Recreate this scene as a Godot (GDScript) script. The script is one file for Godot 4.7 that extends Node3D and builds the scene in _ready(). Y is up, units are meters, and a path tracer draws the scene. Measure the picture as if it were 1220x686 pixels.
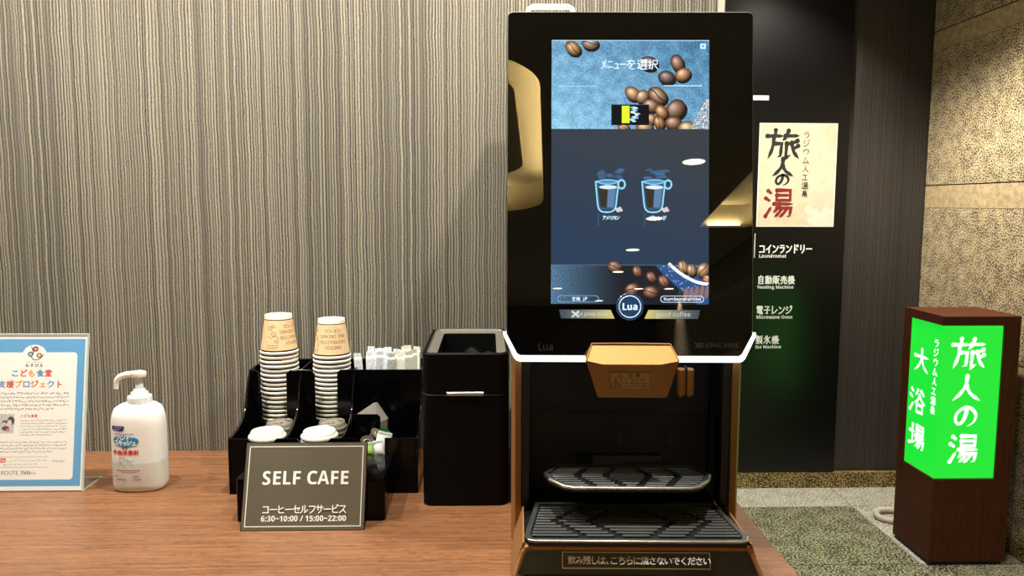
extends Node3D
# Self-service coffee corner beside a hotel corridor. Metres, y up, camera near the origin looking along -z.

const COUNTER_Y := 0.82
const CEILING_Y := 2.5
const REAR_Z := -3.64

# Stroke tables for the Japanese lettering: each sign on a 100 x 100 square, y down; strokes split by "/", "~" marks a curve.
const GLYPHS := {
	"ア": "12 18 88 18 78 34 60 48/~52 32 50 55 42 75 20 92", "イ": "~80 10 58 32 35 48 10 60/56 36 56 95", "ウ": "50 5 50 22/15 50 15 24 85 24 82 48 70 70 45 94",
	"カ": "10 30 88 30 84 68 76 90 56 84/~44 8 42 45 32 70 10 92", "キ": "16 32 80 24/10 62 90 52/40 6 62 96", "ク": "~38 6 28 28 8 50/34 22 84 22 76 52 56 78 24 96",
	"コ": "15 20 82 20 82 86/12 86 88 86", "サ": "6 30 94 30/30 8 30 60/~70 8 70 45 64 70 40 94", "シ": "16 14 36 28/8 38 28 52/~12 90 45 78 72 54 92 20",
	"ジ": "16 14 36 28/8 38 28 52/~12 90 45 78 72 54 90 26/66 6 74 20/82 2 90 14", "ス": "16 16 80 16 64 48 40 74 10 92/54 54 90 92", "セ": "6 46 88 34 84 46 68 62/34 8 34 80 44 90 88 88",
	"ド": "34 6 34 96/34 40 74 62/62 12 72 28/80 6 90 22", "ト": "38 6 38 96/38 40 80 62", "ニ": "20 26 80 26/8 80 92 80", "ハ": "~32 24 26 55 8 88/~62 20 80 50 94 86",
	"ヒ": "20 10 20 76 30 88 86 88/20 48 50 42 78 30", "ビ": "20 10 20 76 30 88 86 88/20 48 46 42 70 32/70 4 78 18/86 2 94 14", "フ": "12 18 86 18 80 48 62 74 30 94",
	"ブ": "10 22 76 22 72 50 56 76 26 94/78 4 85 15/91 0 97 11", "プ": "10 22 76 22 72 50 56 76 26 94/~80 10 87 3 94 10 87 17 80 10", "ム": "44 8 30 46 12 84 84 78/64 50 78 72 92 96",
	"メ": "~76 8 60 44 38 72 10 94/26 30 54 52 82 80", "ュ": "24 46 70 46 64 90/12 90 90 90", "ェ": "26 46 76 46/50 46 50 88/16 88 86 88", "ッ": "20 46 28 62/44 42 52 58/~80 44 72 70 58 84 36 94",
	"ラ": "25 14 76 14/14 38 82 38 75 62 58 80 30 95", "リ": "26 12 26 60/~76 10 76 50 70 74 46 96", "ル": "~30 16 30 50 24 72 6 92/58 8 58 88 76 78 94 56", "レ": "22 8 22 90 58 76 90 46",
	"ロ": "14 18 86 18 86 90/14 18 14 90/14 84 86 84", "ン": "14 18 40 34/~12 90 48 78 74 54 92 22", "ー": "6 50 94 50", "、": "14 68 34 92", "~": "~10 56 28 44 50 52 72 60 90 46",
	"の": "~52 18 48 48 36 74 20 80 10 62 18 36 44 18 70 22 88 46 80 74 56 90", "み": "18 16 56 16/~56 16 44 50 26 82 12 76 18 60 40 58 66 66 90 78/~78 40 76 64 60 92",
	"し": "~28 6 26 60 34 88 56 92 76 80 90 56", "は": "~16 8 10 50 16 92/40 32 92 30/~68 8 68 60 66 82 48 90 38 80 50 68 72 74 92 90", "こ": "~22 20 50 24 78 20/~20 60 16 78 34 86 60 88 86 84",
	"ち": "14 26 86 24/~44 6 36 40 24 62 50 44 76 46 86 66 72 86 38 94", "ら": "36 6 62 16/~26 30 20 64 46 46 74 46 84 66 70 86 34 94", "に": "~16 8 10 50 16 92/46 26 88 24/~44 66 42 80 56 84 92 82",
	"さ": "14 34 86 26/~44 6 56 36 72 58/~26 60 24 80 44 90 78 88", "な": "12 28 56 24/~38 6 30 36 12 60/66 20 90 36/~66 40 66 76 52 90 38 80 52 68 72 74 92 90", "い": "~14 20 14 60 28 84 40 66/~70 24 86 44 90 70",
	"で": "10 24 84 18/~82 18 52 34 44 58 54 82 76 90/70 42 78 56/84 36 92 50", "く": "70 6 26 50 72 94", "だ": "8 26 56 24/~36 6 28 50 10 92/52 48 86 46/~50 68 50 84 66 88 90 84/72 12 80 26/86 8 94 22",
	"ど": "~28 8 32 30 42 46/~76 26 40 46 20 66 26 86 52 90 82 88/74 6 80 18/88 2 94 14", "も": "~40 6 34 50 36 84 56 94 80 82 80 60/14 34 66 34/12 58 66 58",
	"む": "10 30 60 26/~34 8 34 60 22 72 12 60 24 48 36 62 38 84 60 90 84 84 86 64/72 24 90 40", "す": "8 24 92 22/~56 4 56 50 44 66 34 54 44 42 58 54 56 76 34 96",
	"び": "~8 26 36 20 20 50 26 82 54 84 70 56 68 22/~68 22 78 44 94 58/80 6 86 18/90 2 96 14", "え": "40 6 58 14/18 34 74 32 12 90/~40 60 54 58 56 84 70 90 92 86",
	"を": "12 20 76 18/~42 4 30 36 12 56 40 40 54 50 52 72/~86 36 52 52 34 72 44 90 80 90",
	"旅": "28 3 28 18/5 21 52 21/~24 21 20 60 8 93/24 45 46 45 43 84 34 87/~64 4 58 22 48 36/56 20 95 20/~90 36 74 44 60 44/60 44 58 91 72 80/~74 42 80 70 95 92/92 52 76 64",
	"人": "~50 6 46 40 28 70 6 92/~48 36 62 66 94 92", "湯": "12 10 24 20/5 34 20 44/5 92 24 60/40 8 84 8 84 40 40 40 40 8/40 24 84 24/32 52 95 52/~50 52 42 68 30 80/42 65 88 65 84 90 74 93/~58 66 48 82 34 94/~74 66 64 82 50 96",
	"大": "8 34 92 34/~50 6 48 40 34 70 8 94/~50 40 66 72 92 92", "浴": "12 10 24 20/5 34 20 44/5 92 24 60/~48 8 42 20 34 28/~68 8 78 16 86 26/~60 26 48 48 30 60/~60 26 74 46 94 58/44 64 78 64 78 92 44 92 44 64",
	"場": "5 34 36 34/22 8 22 78/4 84 38 72/46 6 86 6 86 36 46 36 46 6/46 21 86 21/38 48 96 48/~56 48 46 62 36 72/48 61 90 61 86 90 76 93/~62 62 54 78 40 90/~76 62 68 80 54 94",
	"工": "16 18 84 18/50 18 50 84/6 84 94 84", "温": "12 10 24 20/5 34 20 44/5 92 24 60/40 8 84 8 84 44 40 44 40 8/40 26 84 26/36 56 88 56 88 90/36 56 36 90/53 56 53 90/70 56 70 90/28 90 96 90",
	"泉": "50 2 42 12/26 12 74 12 74 44 26 44 26 12/26 28 74 28/50 48 50 92 40 90/12 58 40 58 12 90/84 52 62 66/54 56 92 92", "自": "50 2 42 16/22 16 78 16 78 94/22 16 22 94/22 40 78 40/22 64 78 64/22 90 78 90",
	"動": "46 4 12 12/4 22 56 22/12 34 50 34 50 60 12 60 12 34/12 47 50 47/31 10 31 86/8 74 54 74/4 90 58 86/58 30 92 30 88 84 76 90/~74 6 72 50 56 92",
	"販": "10 8 40 8 40 66 10 66 10 8/10 27 40 27/10 46 40 46/18 70 6 92/32 70 44 88/52 12 92 8/54 10 54 50 46 94/56 36 86 36 76 68 50 94/62 50 74 76 96 94",
	"売": "50 4 50 34/14 18 86 18/24 34 76 34/10 62 10 48 90 48 90 62/~38 56 34 78 12 94/62 56 62 88 94 88 94 76",
	"機": "4 30 36 30/20 6 20 96/20 36 6 66/22 40 36 56/48 6 40 22 50 24 40 42 54 38/76 6 68 22 80 24 70 42 86 38/36 52 96 52/~48 52 44 74 34 92/~62 8 66 52 78 84 92 92/86 60 70 78 54 92/46 66 56 78",
	"電": "18 8 82 8/10 34 10 20 90 20 90 34/50 8 50 42/24 28 38 28/24 38 38 38/62 28 76 28/62 38 76 38/20 50 80 50 80 80 20 80 20 50/20 65 80 65/50 50 50 92 92 92 92 82",
	"子": "20 12 78 12 52 36/52 36 52 90 38 86/8 50 92 50", "製": "8 14 52 14/16 4 8 24/4 28 56 28/30 4 30 54/14 38 14 52/14 38 46 38 46 52/64 10 64 40/84 4 84 50 76 48/8 62 92 62/50 54 50 62 30 80 8 88/34 74 34 94 54 86/56 62 70 82 94 94/84 68 70 78",
	"氷": "50 4 50 92 38 88/8 34 38 34 30 60 8 84/84 18 62 40/54 40 70 66 94 86/26 8 34 20",
	"飲": "~26 4 18 18 4 32/28 6 48 24/26 18 26 28/14 30 42 30 42 58 14 58 14 30/14 44 42 44/14 58 14 92 38 82/36 68 46 86/66 4 60 24 50 42/62 22 94 22 86 42/~72 34 70 60 52 92/72 54 80 78 96 92",
	"残": "4 10 46 10/24 10 18 34 4 54/18 32 44 32 36 62 10 94/20 46 32 60/54 22 92 16/52 38 92 32/50 56 96 48/~66 4 70 50 82 82 94 90/90 58 72 78 50 94/78 4 88 12",
	"流": "12 10 24 20/5 34 20 44/5 92 24 60/62 4 62 16/36 18 94 18/56 18 44 38 84 36/74 26 90 42/46 50 44 76 34 94/64 50 64 90/82 50 82 90 96 88 96 78",
	"選": "10 10 22 22/6 40 22 40 22 74 6 86/14 78 40 92 96 92/36 8 60 8 60 20 36 20 36 32 60 32/70 8 92 8 92 20 70 20 70 32 94 32/32 48 96 48/28 64 98 64/50 40 50 64/78 40 78 64/48 68 36 80/76 68 90 80",
	"択": "4 28 38 28/22 6 22 90 12 84/4 62 40 48/50 12 90 12 90 46/50 12 50 50 40 94/50 46 90 46/66 46 76 72 96 94",
	"食": "~50 2 34 24 4 42/~50 2 66 24 96 42/50 20 50 32/28 34 72 34 72 62 28 62 28 34/28 48 72 48/28 62 28 94 52 84/84 66 64 76/46 64 64 82 94 94",
	"堂": "50 2 50 20/26 6 34 16/74 6 66 16/10 38 10 24 90 24 90 38/30 36 70 36 70 54 30 54 30 36/50 54 50 92/18 72 82 72/6 92 94 92", "支": "8 24 92 24/50 4 50 46/16 46 80 46 64 72 12 96/28 50 52 76 92 96",
	"援": "4 28 34 28/20 6 20 90 10 84/4 62 36 48/88 6 44 14/48 22 54 32/64 20 68 30/88 18 80 32/42 40 94 40/38 56 96 56/58 40 54 66 36 94/56 70 84 70 72 84 46 96/58 74 72 88 96 96",
	"手": "78 6 20 16/14 36 86 36/6 58 94 58/52 14 52 92 36 86", "指": "4 28 38 28/22 6 22 90 12 84/4 62 40 48/84 10 50 22/50 6 50 38 94 38 94 28/48 50 90 50 90 94 48 94 48 50/48 72 90 72",
	"消": "12 10 24 20/5 34 20 44/5 92 24 60/62 4 62 32/40 10 48 24/86 8 76 24/42 34 84 34 84 90 74 90/42 34 42 94/42 52 84 52/42 68 84 68", "毒": "14 10 86 10/50 2 50 38/22 24 78 24/4 38 96 38/24 48 18 90 80 90 88 48 24 48/6 68 94 68/50 48 48 90",
	"剤": "30 2 30 12/6 14 56 14/48 16 32 36 6 48/14 16 30 36 58 48/16 52 14 80 6 96/44 52 44 96/16 60 44 60/16 74 44 74/70 12 70 68/90 4 90 92 80 90",
	"言": "44 4 54 12/10 18 90 18/24 34 76 34/24 50 76 50/24 66 76 66 76 92 24 92 24 66", "語": "22 4 28 12/4 18 42 18/10 32 38 32/10 44 38 44/10 58 38 58 38 90 10 90 10 58/50 10 92 10/68 10 62 40/54 24 84 24 84 40/46 40 96 40/54 56 88 56 88 92 54 92 54 56",
	"注": "12 10 24 20/5 34 20 44/5 92 24 60/60 4 68 14/38 26 94 26/42 54 90 54/66 26 66 90/34 90 98 90", "意": "50 2 50 10/16 12 84 12/34 14 40 26/66 14 60 26/6 28 94 28/26 36 74 36 74 60 26 60 26 36/26 48 74 48/16 70 10 88/32 70 32 92 66 92 68 82/50 68 56 78/80 70 92 86",
}

var mats := {}
var used_names := {}
var rng := RandomNumberGenerator.new()
var group_id := 0


func _ready() -> void:
	rng.seed = 20240
	set_view()
	make_materials()
	build_room()
	build_downlights()
	build_guide_board()
	build_lantern_sign()
	build_counter()
	build_coffee_machine()
	build_waste_bin()
	build_caddy()
	build_caddy_contents()
	build_cafe_sign()
	build_sanitizer()
	build_poster_stand()
	build_conduit()


# ---------------------------------------------------------------- camera, environment

func set_view() -> void:
	var cam := Camera3D.new()
	cam.name = "camera"
	var f := 940.0
	cam.fov = rad_to_deg(2.0 * atan(343.0 / f))
	cam.near = 0.05
	cam.far = 60.0
	cam.transform = Transform3D(Basis(Vector3.UP, -atan(28.0 / f)) * Basis(Vector3.RIGHT, -atan(100.0 / f)) * Basis(Vector3.BACK, 0.003), Vector3(0, 1.35, 0))
	add_child(cam)
	cam.current = true
	var we := WorldEnvironment.new()
	we.name = "world"
	var e := Environment.new()
	e.background_mode = Environment.BG_COLOR
	e.background_color = Color(0, 0, 0)
	e.tonemap_mode = Environment.TONE_MAPPER_LINEAR
	e.tonemap_exposure = 1.12
	e.sdfgi_enabled = true
	e.ssao_enabled = true
	e.ssil_enabled = true
	we.environment = e
	add_child(we)


# every recessed lamp of the place: x, z, energy, half angle
const WARM := Color(1.0, 0.975, 0.93)
const WALL_LAMPS := [[-1.35, -1.17, 1.9], [-0.75, -1.17, 1.9], [-0.15, -1.17, 2.4], [0.45, -1.17, 1.7]]
const ALCOVE_LAMPS := [[1.28, -3.32, 1.8], [1.42, -2.75, 3.4]]
const CORRIDOR_LAMPS := [[1.02, 2.6, 2.6], [1.0, 4.35, 2.6], [0.98, 5.95, 2.6], [0.97, 7.6, 2.6], [0.95, 11.1, 2.6], [0.22, 9.35, 2.6], [1.43, 9.4, 2.6], [1.88, 9.4, 2.6]]


func build_downlights() -> void:
	for a in WALL_LAMPS:
		downlight(a[0], a[1], a[2], 58.0, "white recessed downlight in the row above the counter", "downlights above the counter")
	for a in ALCOVE_LAMPS:
		downlight(a[0], a[1], a[2], 56.0, "white recessed downlight over the alcove with the illuminated sign", "downlights in the alcove")
	for a in CORRIDOR_LAMPS:
		downlight(a[0], a[1], a[2], 50.0, "white recessed downlight in the corridor mirrored in the machine's glass", "downlights along the corridor")


func downlight(x: float, z: float, energy: float, angle: float, label: String, group: String) -> void:
	var t := thing("downlight", label, "downlight", Vector3(x, CEILING_Y, z), 0.0, group)
	var st := begin()
	lathe(st, [Vector2(0.070, 0.0), Vector2(0.072, -0.004), Vector2(0.086, -0.003), Vector2(0.088, 0.0)], 32)
	obj("trim_ring", st, mats.white_paint, t)
	st = begin()
	lathe(st, [Vector2(0.0, -0.001), Vector2(0.070, -0.001)], 32)
	obj("lamp_lens", st, mats.lamp, t)
	var l := SpotLight3D.new()
	l.name = "spot"
	l.position = Vector3(0, -0.02, 0)
	l.rotation.x = -PI / 2
	l.light_color = WARM
	l.light_energy = energy
	l.light_size = 0.03
	l.spot_angle = angle
	l.spot_angle_attenuation = 0.6
	l.spot_range = 14.0
	l.spot_attenuation = 2.0
	l.shadow_enabled = true
	t.add_child(l)


# ---------------------------------------------------------------- nodes

func numbered(called: String) -> String:
	if not used_names.has(called):
		used_names[called] = 0
		return called
	used_names[called] += 1
	return "%s_%03d" % [called, used_names[called]]


func tag(o: Node, label: String, category: String, group := "") -> void:
	o.set_meta("label", label)
	o.set_meta("category", category)
	if group:
		o.set_meta("group", group)


func thing(called: String, label: String, category: String, at: Vector3, turn := 0.0, group := "") -> Node3D:
	var o := Node3D.new()
	o.name = numbered(called)
	add_child(o)
	o.position = at
	o.rotation.y = turn
	tag(o, label, category, group)
	return o


func obj(called: String, st: SurfaceTool, m: Material, parent: Node = null, at := Vector3.ZERO) -> MeshInstance3D:
	return put(called, finish(st), m, parent, at)


func put(called: String, mesh: Mesh, m: Material, parent: Node = null, at := Vector3.ZERO) -> MeshInstance3D:
	var o := MeshInstance3D.new()
	o.name = numbered(called) if parent == null else called
	o.mesh = mesh
	o.material_override = m
	o.position = at
	(self if parent == null else parent).add_child(o, true)
	return o


func struct(called: String, st: SurfaceTool, m: Material) -> MeshInstance3D:
	var o := obj(called, st, m)
	o.set_meta("kind", "structure")
	return o


func copy(o: Node3D, at: Vector3, turn := 0.0, label := "", group := "") -> Node3D:
	var c: Node3D = o.duplicate()
	c.name = numbered(String(o.name).rstrip("0123456789").rstrip("_"))
	add_child(c)
	c.position = at
	c.rotation.y = turn
	if label:
		c.set_meta("label", label)
	if group:
		c.set_meta("group", group)
	return c


# ---------------------------------------------------------------- mesh building (faces are given counter-clockwise seen from outside)

func begin() -> SurfaceTool:
	var st := SurfaceTool.new()
	st.begin(Mesh.PRIMITIVE_TRIANGLES)
	group_id = 0
	return st


func finish(st: SurfaceTool) -> ArrayMesh:
	st.generate_normals()
	return st.commit()


func smooth(st: SurfaceTool) -> void:
	group_id += 1
	st.set_smooth_group(group_id)


func flat(st: SurfaceTool) -> void:
	st.set_smooth_group(0xFFFFFFFF)


func tri(st: SurfaceTool, a: Vector3, b: Vector3, c: Vector3) -> void:
	st.add_vertex(a)
	st.add_vertex(c)
	st.add_vertex(b)


func quad(st: SurfaceTool, a: Vector3, b: Vector3, c: Vector3, d: Vector3) -> void:
	tri(st, a, b, c)
	tri(st, a, c, d)


func rrect(w: float, h: float, r: float, n := 4) -> PackedVector2Array:
	var p := PackedVector2Array()
	if r <= 0.0:
		return PackedVector2Array([Vector2(-w / 2, -h / 2), Vector2(w / 2, -h / 2), Vector2(w / 2, h / 2), Vector2(-w / 2, h / 2)])
	for k in 4:
		var c := Vector2((w / 2 - r) * (1 if k == 0 or k == 3 else -1), (h / 2 - r) * (1 if k < 2 else -1))
		for i in n + 1:
			var a := (k + float(i) / n) * PI / 2
			p.append(c + Vector2(cos(a), sin(a)) * r)
	return p


func inset(poly: PackedVector2Array, d: float) -> PackedVector2Array:
	var out := PackedVector2Array()
	var n := poly.size()
	for i in n:
		var a := (poly[i] - poly[(i + n - 1) % n]).normalized()
		var b := (poly[(i + 1) % n] - poly[i]).normalized()
		var na := Vector2(-a.y, a.x)
		var nb := Vector2(-b.y, b.x)
		var m := (na + nb)
		var l := m.length()
		if l < 0.001:
			out.append(poly[i] + na * d)
		else:
			m /= l
			out.append(poly[i] + m * d / maxf(0.35, m.dot(na)))
	return out


func ccw(poly: PackedVector2Array) -> PackedVector2Array:
	var area := 0.0
	for i in poly.size():
		area += poly[i].cross(poly[(i + 1) % poly.size()])
	if area < 0:
		poly.reverse()
	return poly


# a polygon in x, y pushed out from z0 to z1, with bevelled rims, then placed by xf
func prism(st: SurfaceTool, given: PackedVector2Array, z0: float, z1: float, bev := 0.0, xf := Transform3D()) -> void:
	var poly := ccw(given.duplicate())
	var n := poly.size()
	var ins := inset(poly, bev) if bev > 0.0 else poly
	var rings := [[ins, z0], [poly, z0 + bev], [poly, z1 - bev], [ins, z1]] if bev > 0.0 else [[poly, z0], [poly, z1]]
	for k in rings.size() - 1:
		smooth(st)
		for i in n:
			var j := (i + 1) % n
			var e0 := (poly[i] - poly[(i + n - 1) % n]).normalized()
			var e1 := (poly[j] - poly[i]).normalized()
			if e0.dot(e1) < 0.8:
				smooth(st)
			var a: Vector2 = rings[k][0][i]
			var b: Vector2 = rings[k][0][j]
			var c: Vector2 = rings[k + 1][0][j]
			var d: Vector2 = rings[k + 1][0][i]
			quad(st, xf * Vector3(a.x, a.y, rings[k][1]), xf * Vector3(b.x, b.y, rings[k][1]), xf * Vector3(c.x, c.y, rings[k + 1][1]), xf * Vector3(d.x, d.y, rings[k + 1][1]))
	flat(st)
	var idx := Geometry2D.triangulate_polygon(ins)
	for i in range(0, idx.size(), 3):
		var a := ins[idx[i]]
		var b := ins[idx[i + 1]]
		var c := ins[idx[i + 2]]
		if (b - a).cross(c - a) < 0:
			var s := b
			b = c
			c = s
		tri(st, xf * Vector3(a.x, a.y, z1), xf * Vector3(b.x, b.y, z1), xf * Vector3(c.x, c.y, z1))
		tri(st, xf * Vector3(a.x, a.y, z0), xf * Vector3(c.x, c.y, z0), xf * Vector3(b.x, b.y, z0))


func box(st: SurfaceTool, c: Vector3, s: Vector3, bev := 0.0, r := 0.0) -> void:
	prism(st, rrect(s.x, s.y, r), -s.z / 2, s.z / 2, bev, Transform3D(Basis(), c))


# box given by its limits
func block(st: SurfaceTool, lo: Vector3, hi: Vector3, bev := 0.0) -> void:
	box(st, (lo + hi) / 2, hi - lo, bev)


# rounded footprint in x, z raised along y
func column(st: SurfaceTool, poly: PackedVector2Array, y0: float, y1: float, bev := 0.0, at := Vector3.ZERO) -> void:
	prism(st, poly, y0, y1, bev, Transform3D(Basis(Vector3.RIGHT, Vector3.FORWARD, Vector3.UP), at))


func lathe(st: SurfaceTool, profile: Array, segs := 32, at := Vector3.ZERO, squash := Vector2.ONE, with_uv := false) -> void:
	var total := 0.0
	for i in profile.size() - 1:
		total += (profile[i + 1] - profile[i]).length()
	var run := 0.0
	smooth(st)
	for i in profile.size() - 1:
		var p: Vector2 = profile[i]
		var q: Vector2 = profile[i + 1]
		if i > 0 and (p - profile[i - 1]).normalized().dot((q - p).normalized()) < 0.75:
			smooth(st)
		var v0 := run / total
		run += (q - p).length()
		var v1 := run / total
		for k in segs:
			var a := TAU * k / segs
			var b := TAU * (k + 1) / segs
			var pts := [Vector3(sin(a) * p.x * squash.x, p.y, cos(a) * p.x * squash.y) + at, Vector3(sin(b) * p.x * squash.x, p.y, cos(b) * p.x * squash.y) + at,
				Vector3(sin(b) * q.x * squash.x, q.y, cos(b) * q.x * squash.y) + at, Vector3(sin(a) * q.x * squash.x, q.y, cos(a) * q.x * squash.y) + at]
			var uvs := [Vector2(float(k) / segs, 1.0 - v0), Vector2(float(k + 1) / segs, 1.0 - v0), Vector2(float(k + 1) / segs, 1.0 - v1), Vector2(float(k) / segs, 1.0 - v1)]
			for t in [[0, 2, 1], [0, 3, 2]]:
				if pts[t[0]].is_equal_approx(pts[t[1]]) or pts[t[1]].is_equal_approx(pts[t[2]]) or pts[t[0]].is_equal_approx(pts[t[2]]):
					continue
				for m in t:
					if with_uv:
						st.set_uv(uvs[m])
					st.add_vertex(pts[m])


# rings of equal size skinned together, ends closed
func loft(st: SurfaceTool, rings: Array, sharp := false, close_ends := true) -> void:
	var n: int = rings[0].size()
	smooth(st)
	for k in rings.size() - 1:
		if sharp:
			smooth(st)
		for i in n:
			var j := (i + 1) % n
			quad(st, rings[k][i], rings[k][j], rings[k + 1][j], rings[k + 1][i])
	if close_ends:
		for e in [0, rings.size() - 1]:
			smooth(st)
			var c := Vector3.ZERO
			for p in rings[e]:
				c += p
			c /= n
			for i in n:
				if e == 0:
					tri(st, c, rings[e][(i + 1) % n], rings[e][i])
				else:
					tri(st, c, rings[e][i], rings[e][(i + 1) % n])


func tube(st: SurfaceTool, path: Array, radii: Array, segs := 10) -> void:
	var rings := []
	var side := Vector3.ZERO
	for i in path.size():
		var d: Vector3 = (path[mini(i + 1, path.size() - 1)] - path[maxi(i - 1, 0)]).normalized()
		if i == 0:
			side = d.cross(Vector3.UP if absf(d.y) < 0.9 else Vector3.RIGHT).normalized()
		side = (side - d * side.dot(d)).normalized()
		var up := d.cross(side)
		var ring := []
		for k in segs:
			var a := TAU * k / segs
			ring.append(path[i] + (side * cos(a) + up * sin(a)) * radii[mini(i, radii.size() - 1)])
		rings.append(ring)
	loft(st, rings)


# a flat convex-faced solid from its faces, each a list of corners counter-clockwise from outside
func solid(st: SurfaceTool, faces: Array) -> void:
	flat(st)
	for f in faces:
		for i in range(1, f.size() - 1):
			tri(st, f[0], f[i], f[i + 1])


# a printed sheet in x, y facing +z, u and v from corner to corner
func sheet_mesh(w: float, h: float) -> ArrayMesh:
	var st := begin()
	flat(st)
	var p := [Vector2(-w / 2, -h / 2), Vector2(w / 2, -h / 2), Vector2(w / 2, h / 2), Vector2(-w / 2, h / 2)]
	for i in [0, 2, 1, 0, 3, 2]:
		st.set_uv(Vector2(p[i].x / w + 0.5, 0.5 - p[i].y / h))
		st.add_vertex(Vector3(p[i].x, p[i].y, 0))
	return finish(st)


# ---------------------------------------------------------------- lettering

func strokes(sign_: String) -> Array:
	var out := []
	if not GLYPHS.has(sign_):
		return out
	for s: String in GLYPHS[sign_].split("/"):
		var curved := s.begins_with("~")
		var v := s.trim_prefix("~").split_floats(" ", false)
		var p := PackedVector2Array()
		for i in range(0, v.size() - 1, 2):
			p.append(Vector2(v[i], v[i + 1]) / 100.0)
		out.append(rounded(p) if curved else p)
	return out


func rounded(p: PackedVector2Array) -> PackedVector2Array:
	var out := PackedVector2Array()
	for i in p.size() - 1:
		for k in 6:
			out.append(p[i].cubic_interpolate(p[i + 1], p[maxi(i - 1, 0)], p[mini(i + 2, p.size() - 1)], k / 6.0))
	out.append(p[p.size() - 1])
	return out


# Japanese text as strokes: lines of points (x right, y down) from the top left corner of the first sign
func jp(text: String, size: float, pitch := 1.0, upright := false, squeeze := 1.0) -> Array:
	var out := []
	for i in text.length():
		var at := Vector2(0, i * pitch * size) if upright else Vector2(i * pitch * size, 0)
		for s: PackedVector2Array in strokes(text[i]):
			var q := PackedVector2Array()
			for p in s:
				q.append(Vector2(p.x * squeeze, p.y) * size + at)
			out.append(q)
	return out


# strokes as flat ribbons in x, y facing +z (y up); brush > 0 makes them swell and taper like a brush
func ribbon(lines: Array, width: float, brush := 0.0) -> ArrayMesh:
	var st := begin()
	flat(st)
	var z := 0.0
	for line: PackedVector2Array in lines:
		z += 0.00006   # strokes lie over one another like ink
		var p := PackedVector2Array()
		for i in line.size() - 1:
			var steps := 4 if brush > 0.0 else 1
			for k in steps:
				p.append(line[i].lerp(line[i + 1], float(k) / steps))
		p.append(line[line.size() - 1])
		var total := 0.0
		for i in p.size() - 1:
			total += p[i].distance_to(p[i + 1])
		var run := 0.0
		var left := []
		var right := []
		for i in p.size():
			if i > 0:
				run += p[i].distance_to(p[i - 1])
			var t := run / maxf(total, 0.00001)
			var half := width / 2 * (1.0 + brush * (0.45 * exp(-t * t * 30.0) - 0.15 + 0.3 * exp(-(t - 0.72) * (t - 0.72) * 40.0) - 0.75 * pow(t, 5.0)))
			var a := (p[i] - p[maxi(i - 1, 0)]).normalized()
			var b := (p[mini(i + 1, p.size() - 1)] - p[i]).normalized()
			if i == 0:
				a = b
			if i == p.size() - 1:
				b = a
			var m := Vector2(-a.y - b.y, a.x + b.x).normalized()
			var s := m * half / maxf(0.6, m.dot(Vector2(-a.y, a.x)))
			left.append(Vector3(p[i].x + s.x, -p[i].y - s.y, z))
			right.append(Vector3(p[i].x - s.x, -p[i].y + s.y, z))
			if i == 0 or i == p.size() - 1:   # rounded ends
				var c := Vector3(p[i].x, -p[i].y, z)
				var d := Vector3(a.x, -a.y, 0) * (-1.0 if i == 0 else 1.0) * half
				var e: Vector3 = (left[i] - c) * (1.0 if i == 0 else -1.0)
				for k in 6:
					var u := PI * k / 6.0
					var v := PI * (k + 1) / 6.0
					tri(st, c, c + e * cos(v) + d * sin(v), c + e * cos(u) + d * sin(u))
		for i in p.size() - 1:
			quad(st, left[i], left[i + 1], right[i + 1], right[i])
	return finish(st)


func latin(text: String, height: float, bold := true, serif := false, left := false) -> TextMesh:
	var f := SystemFont.new()
	f.font_names = PackedStringArray(["Droid Serif" if serif else "Droid Sans"])
	f.font_weight = 700 if bold else 400
	var t := TextMesh.new()
	t.font = f
	t.text = text
	t.font_size = 64
	t.pixel_size = height / 46.0
	t.depth = 0.0
	t.curve_step = 2.0
	t.horizontal_alignment = HORIZONTAL_ALIGNMENT_LEFT if left else HORIZONTAL_ALIGNMENT_CENTER
	t.vertical_alignment = VERTICAL_ALIGNMENT_CENTER
	return t


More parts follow.
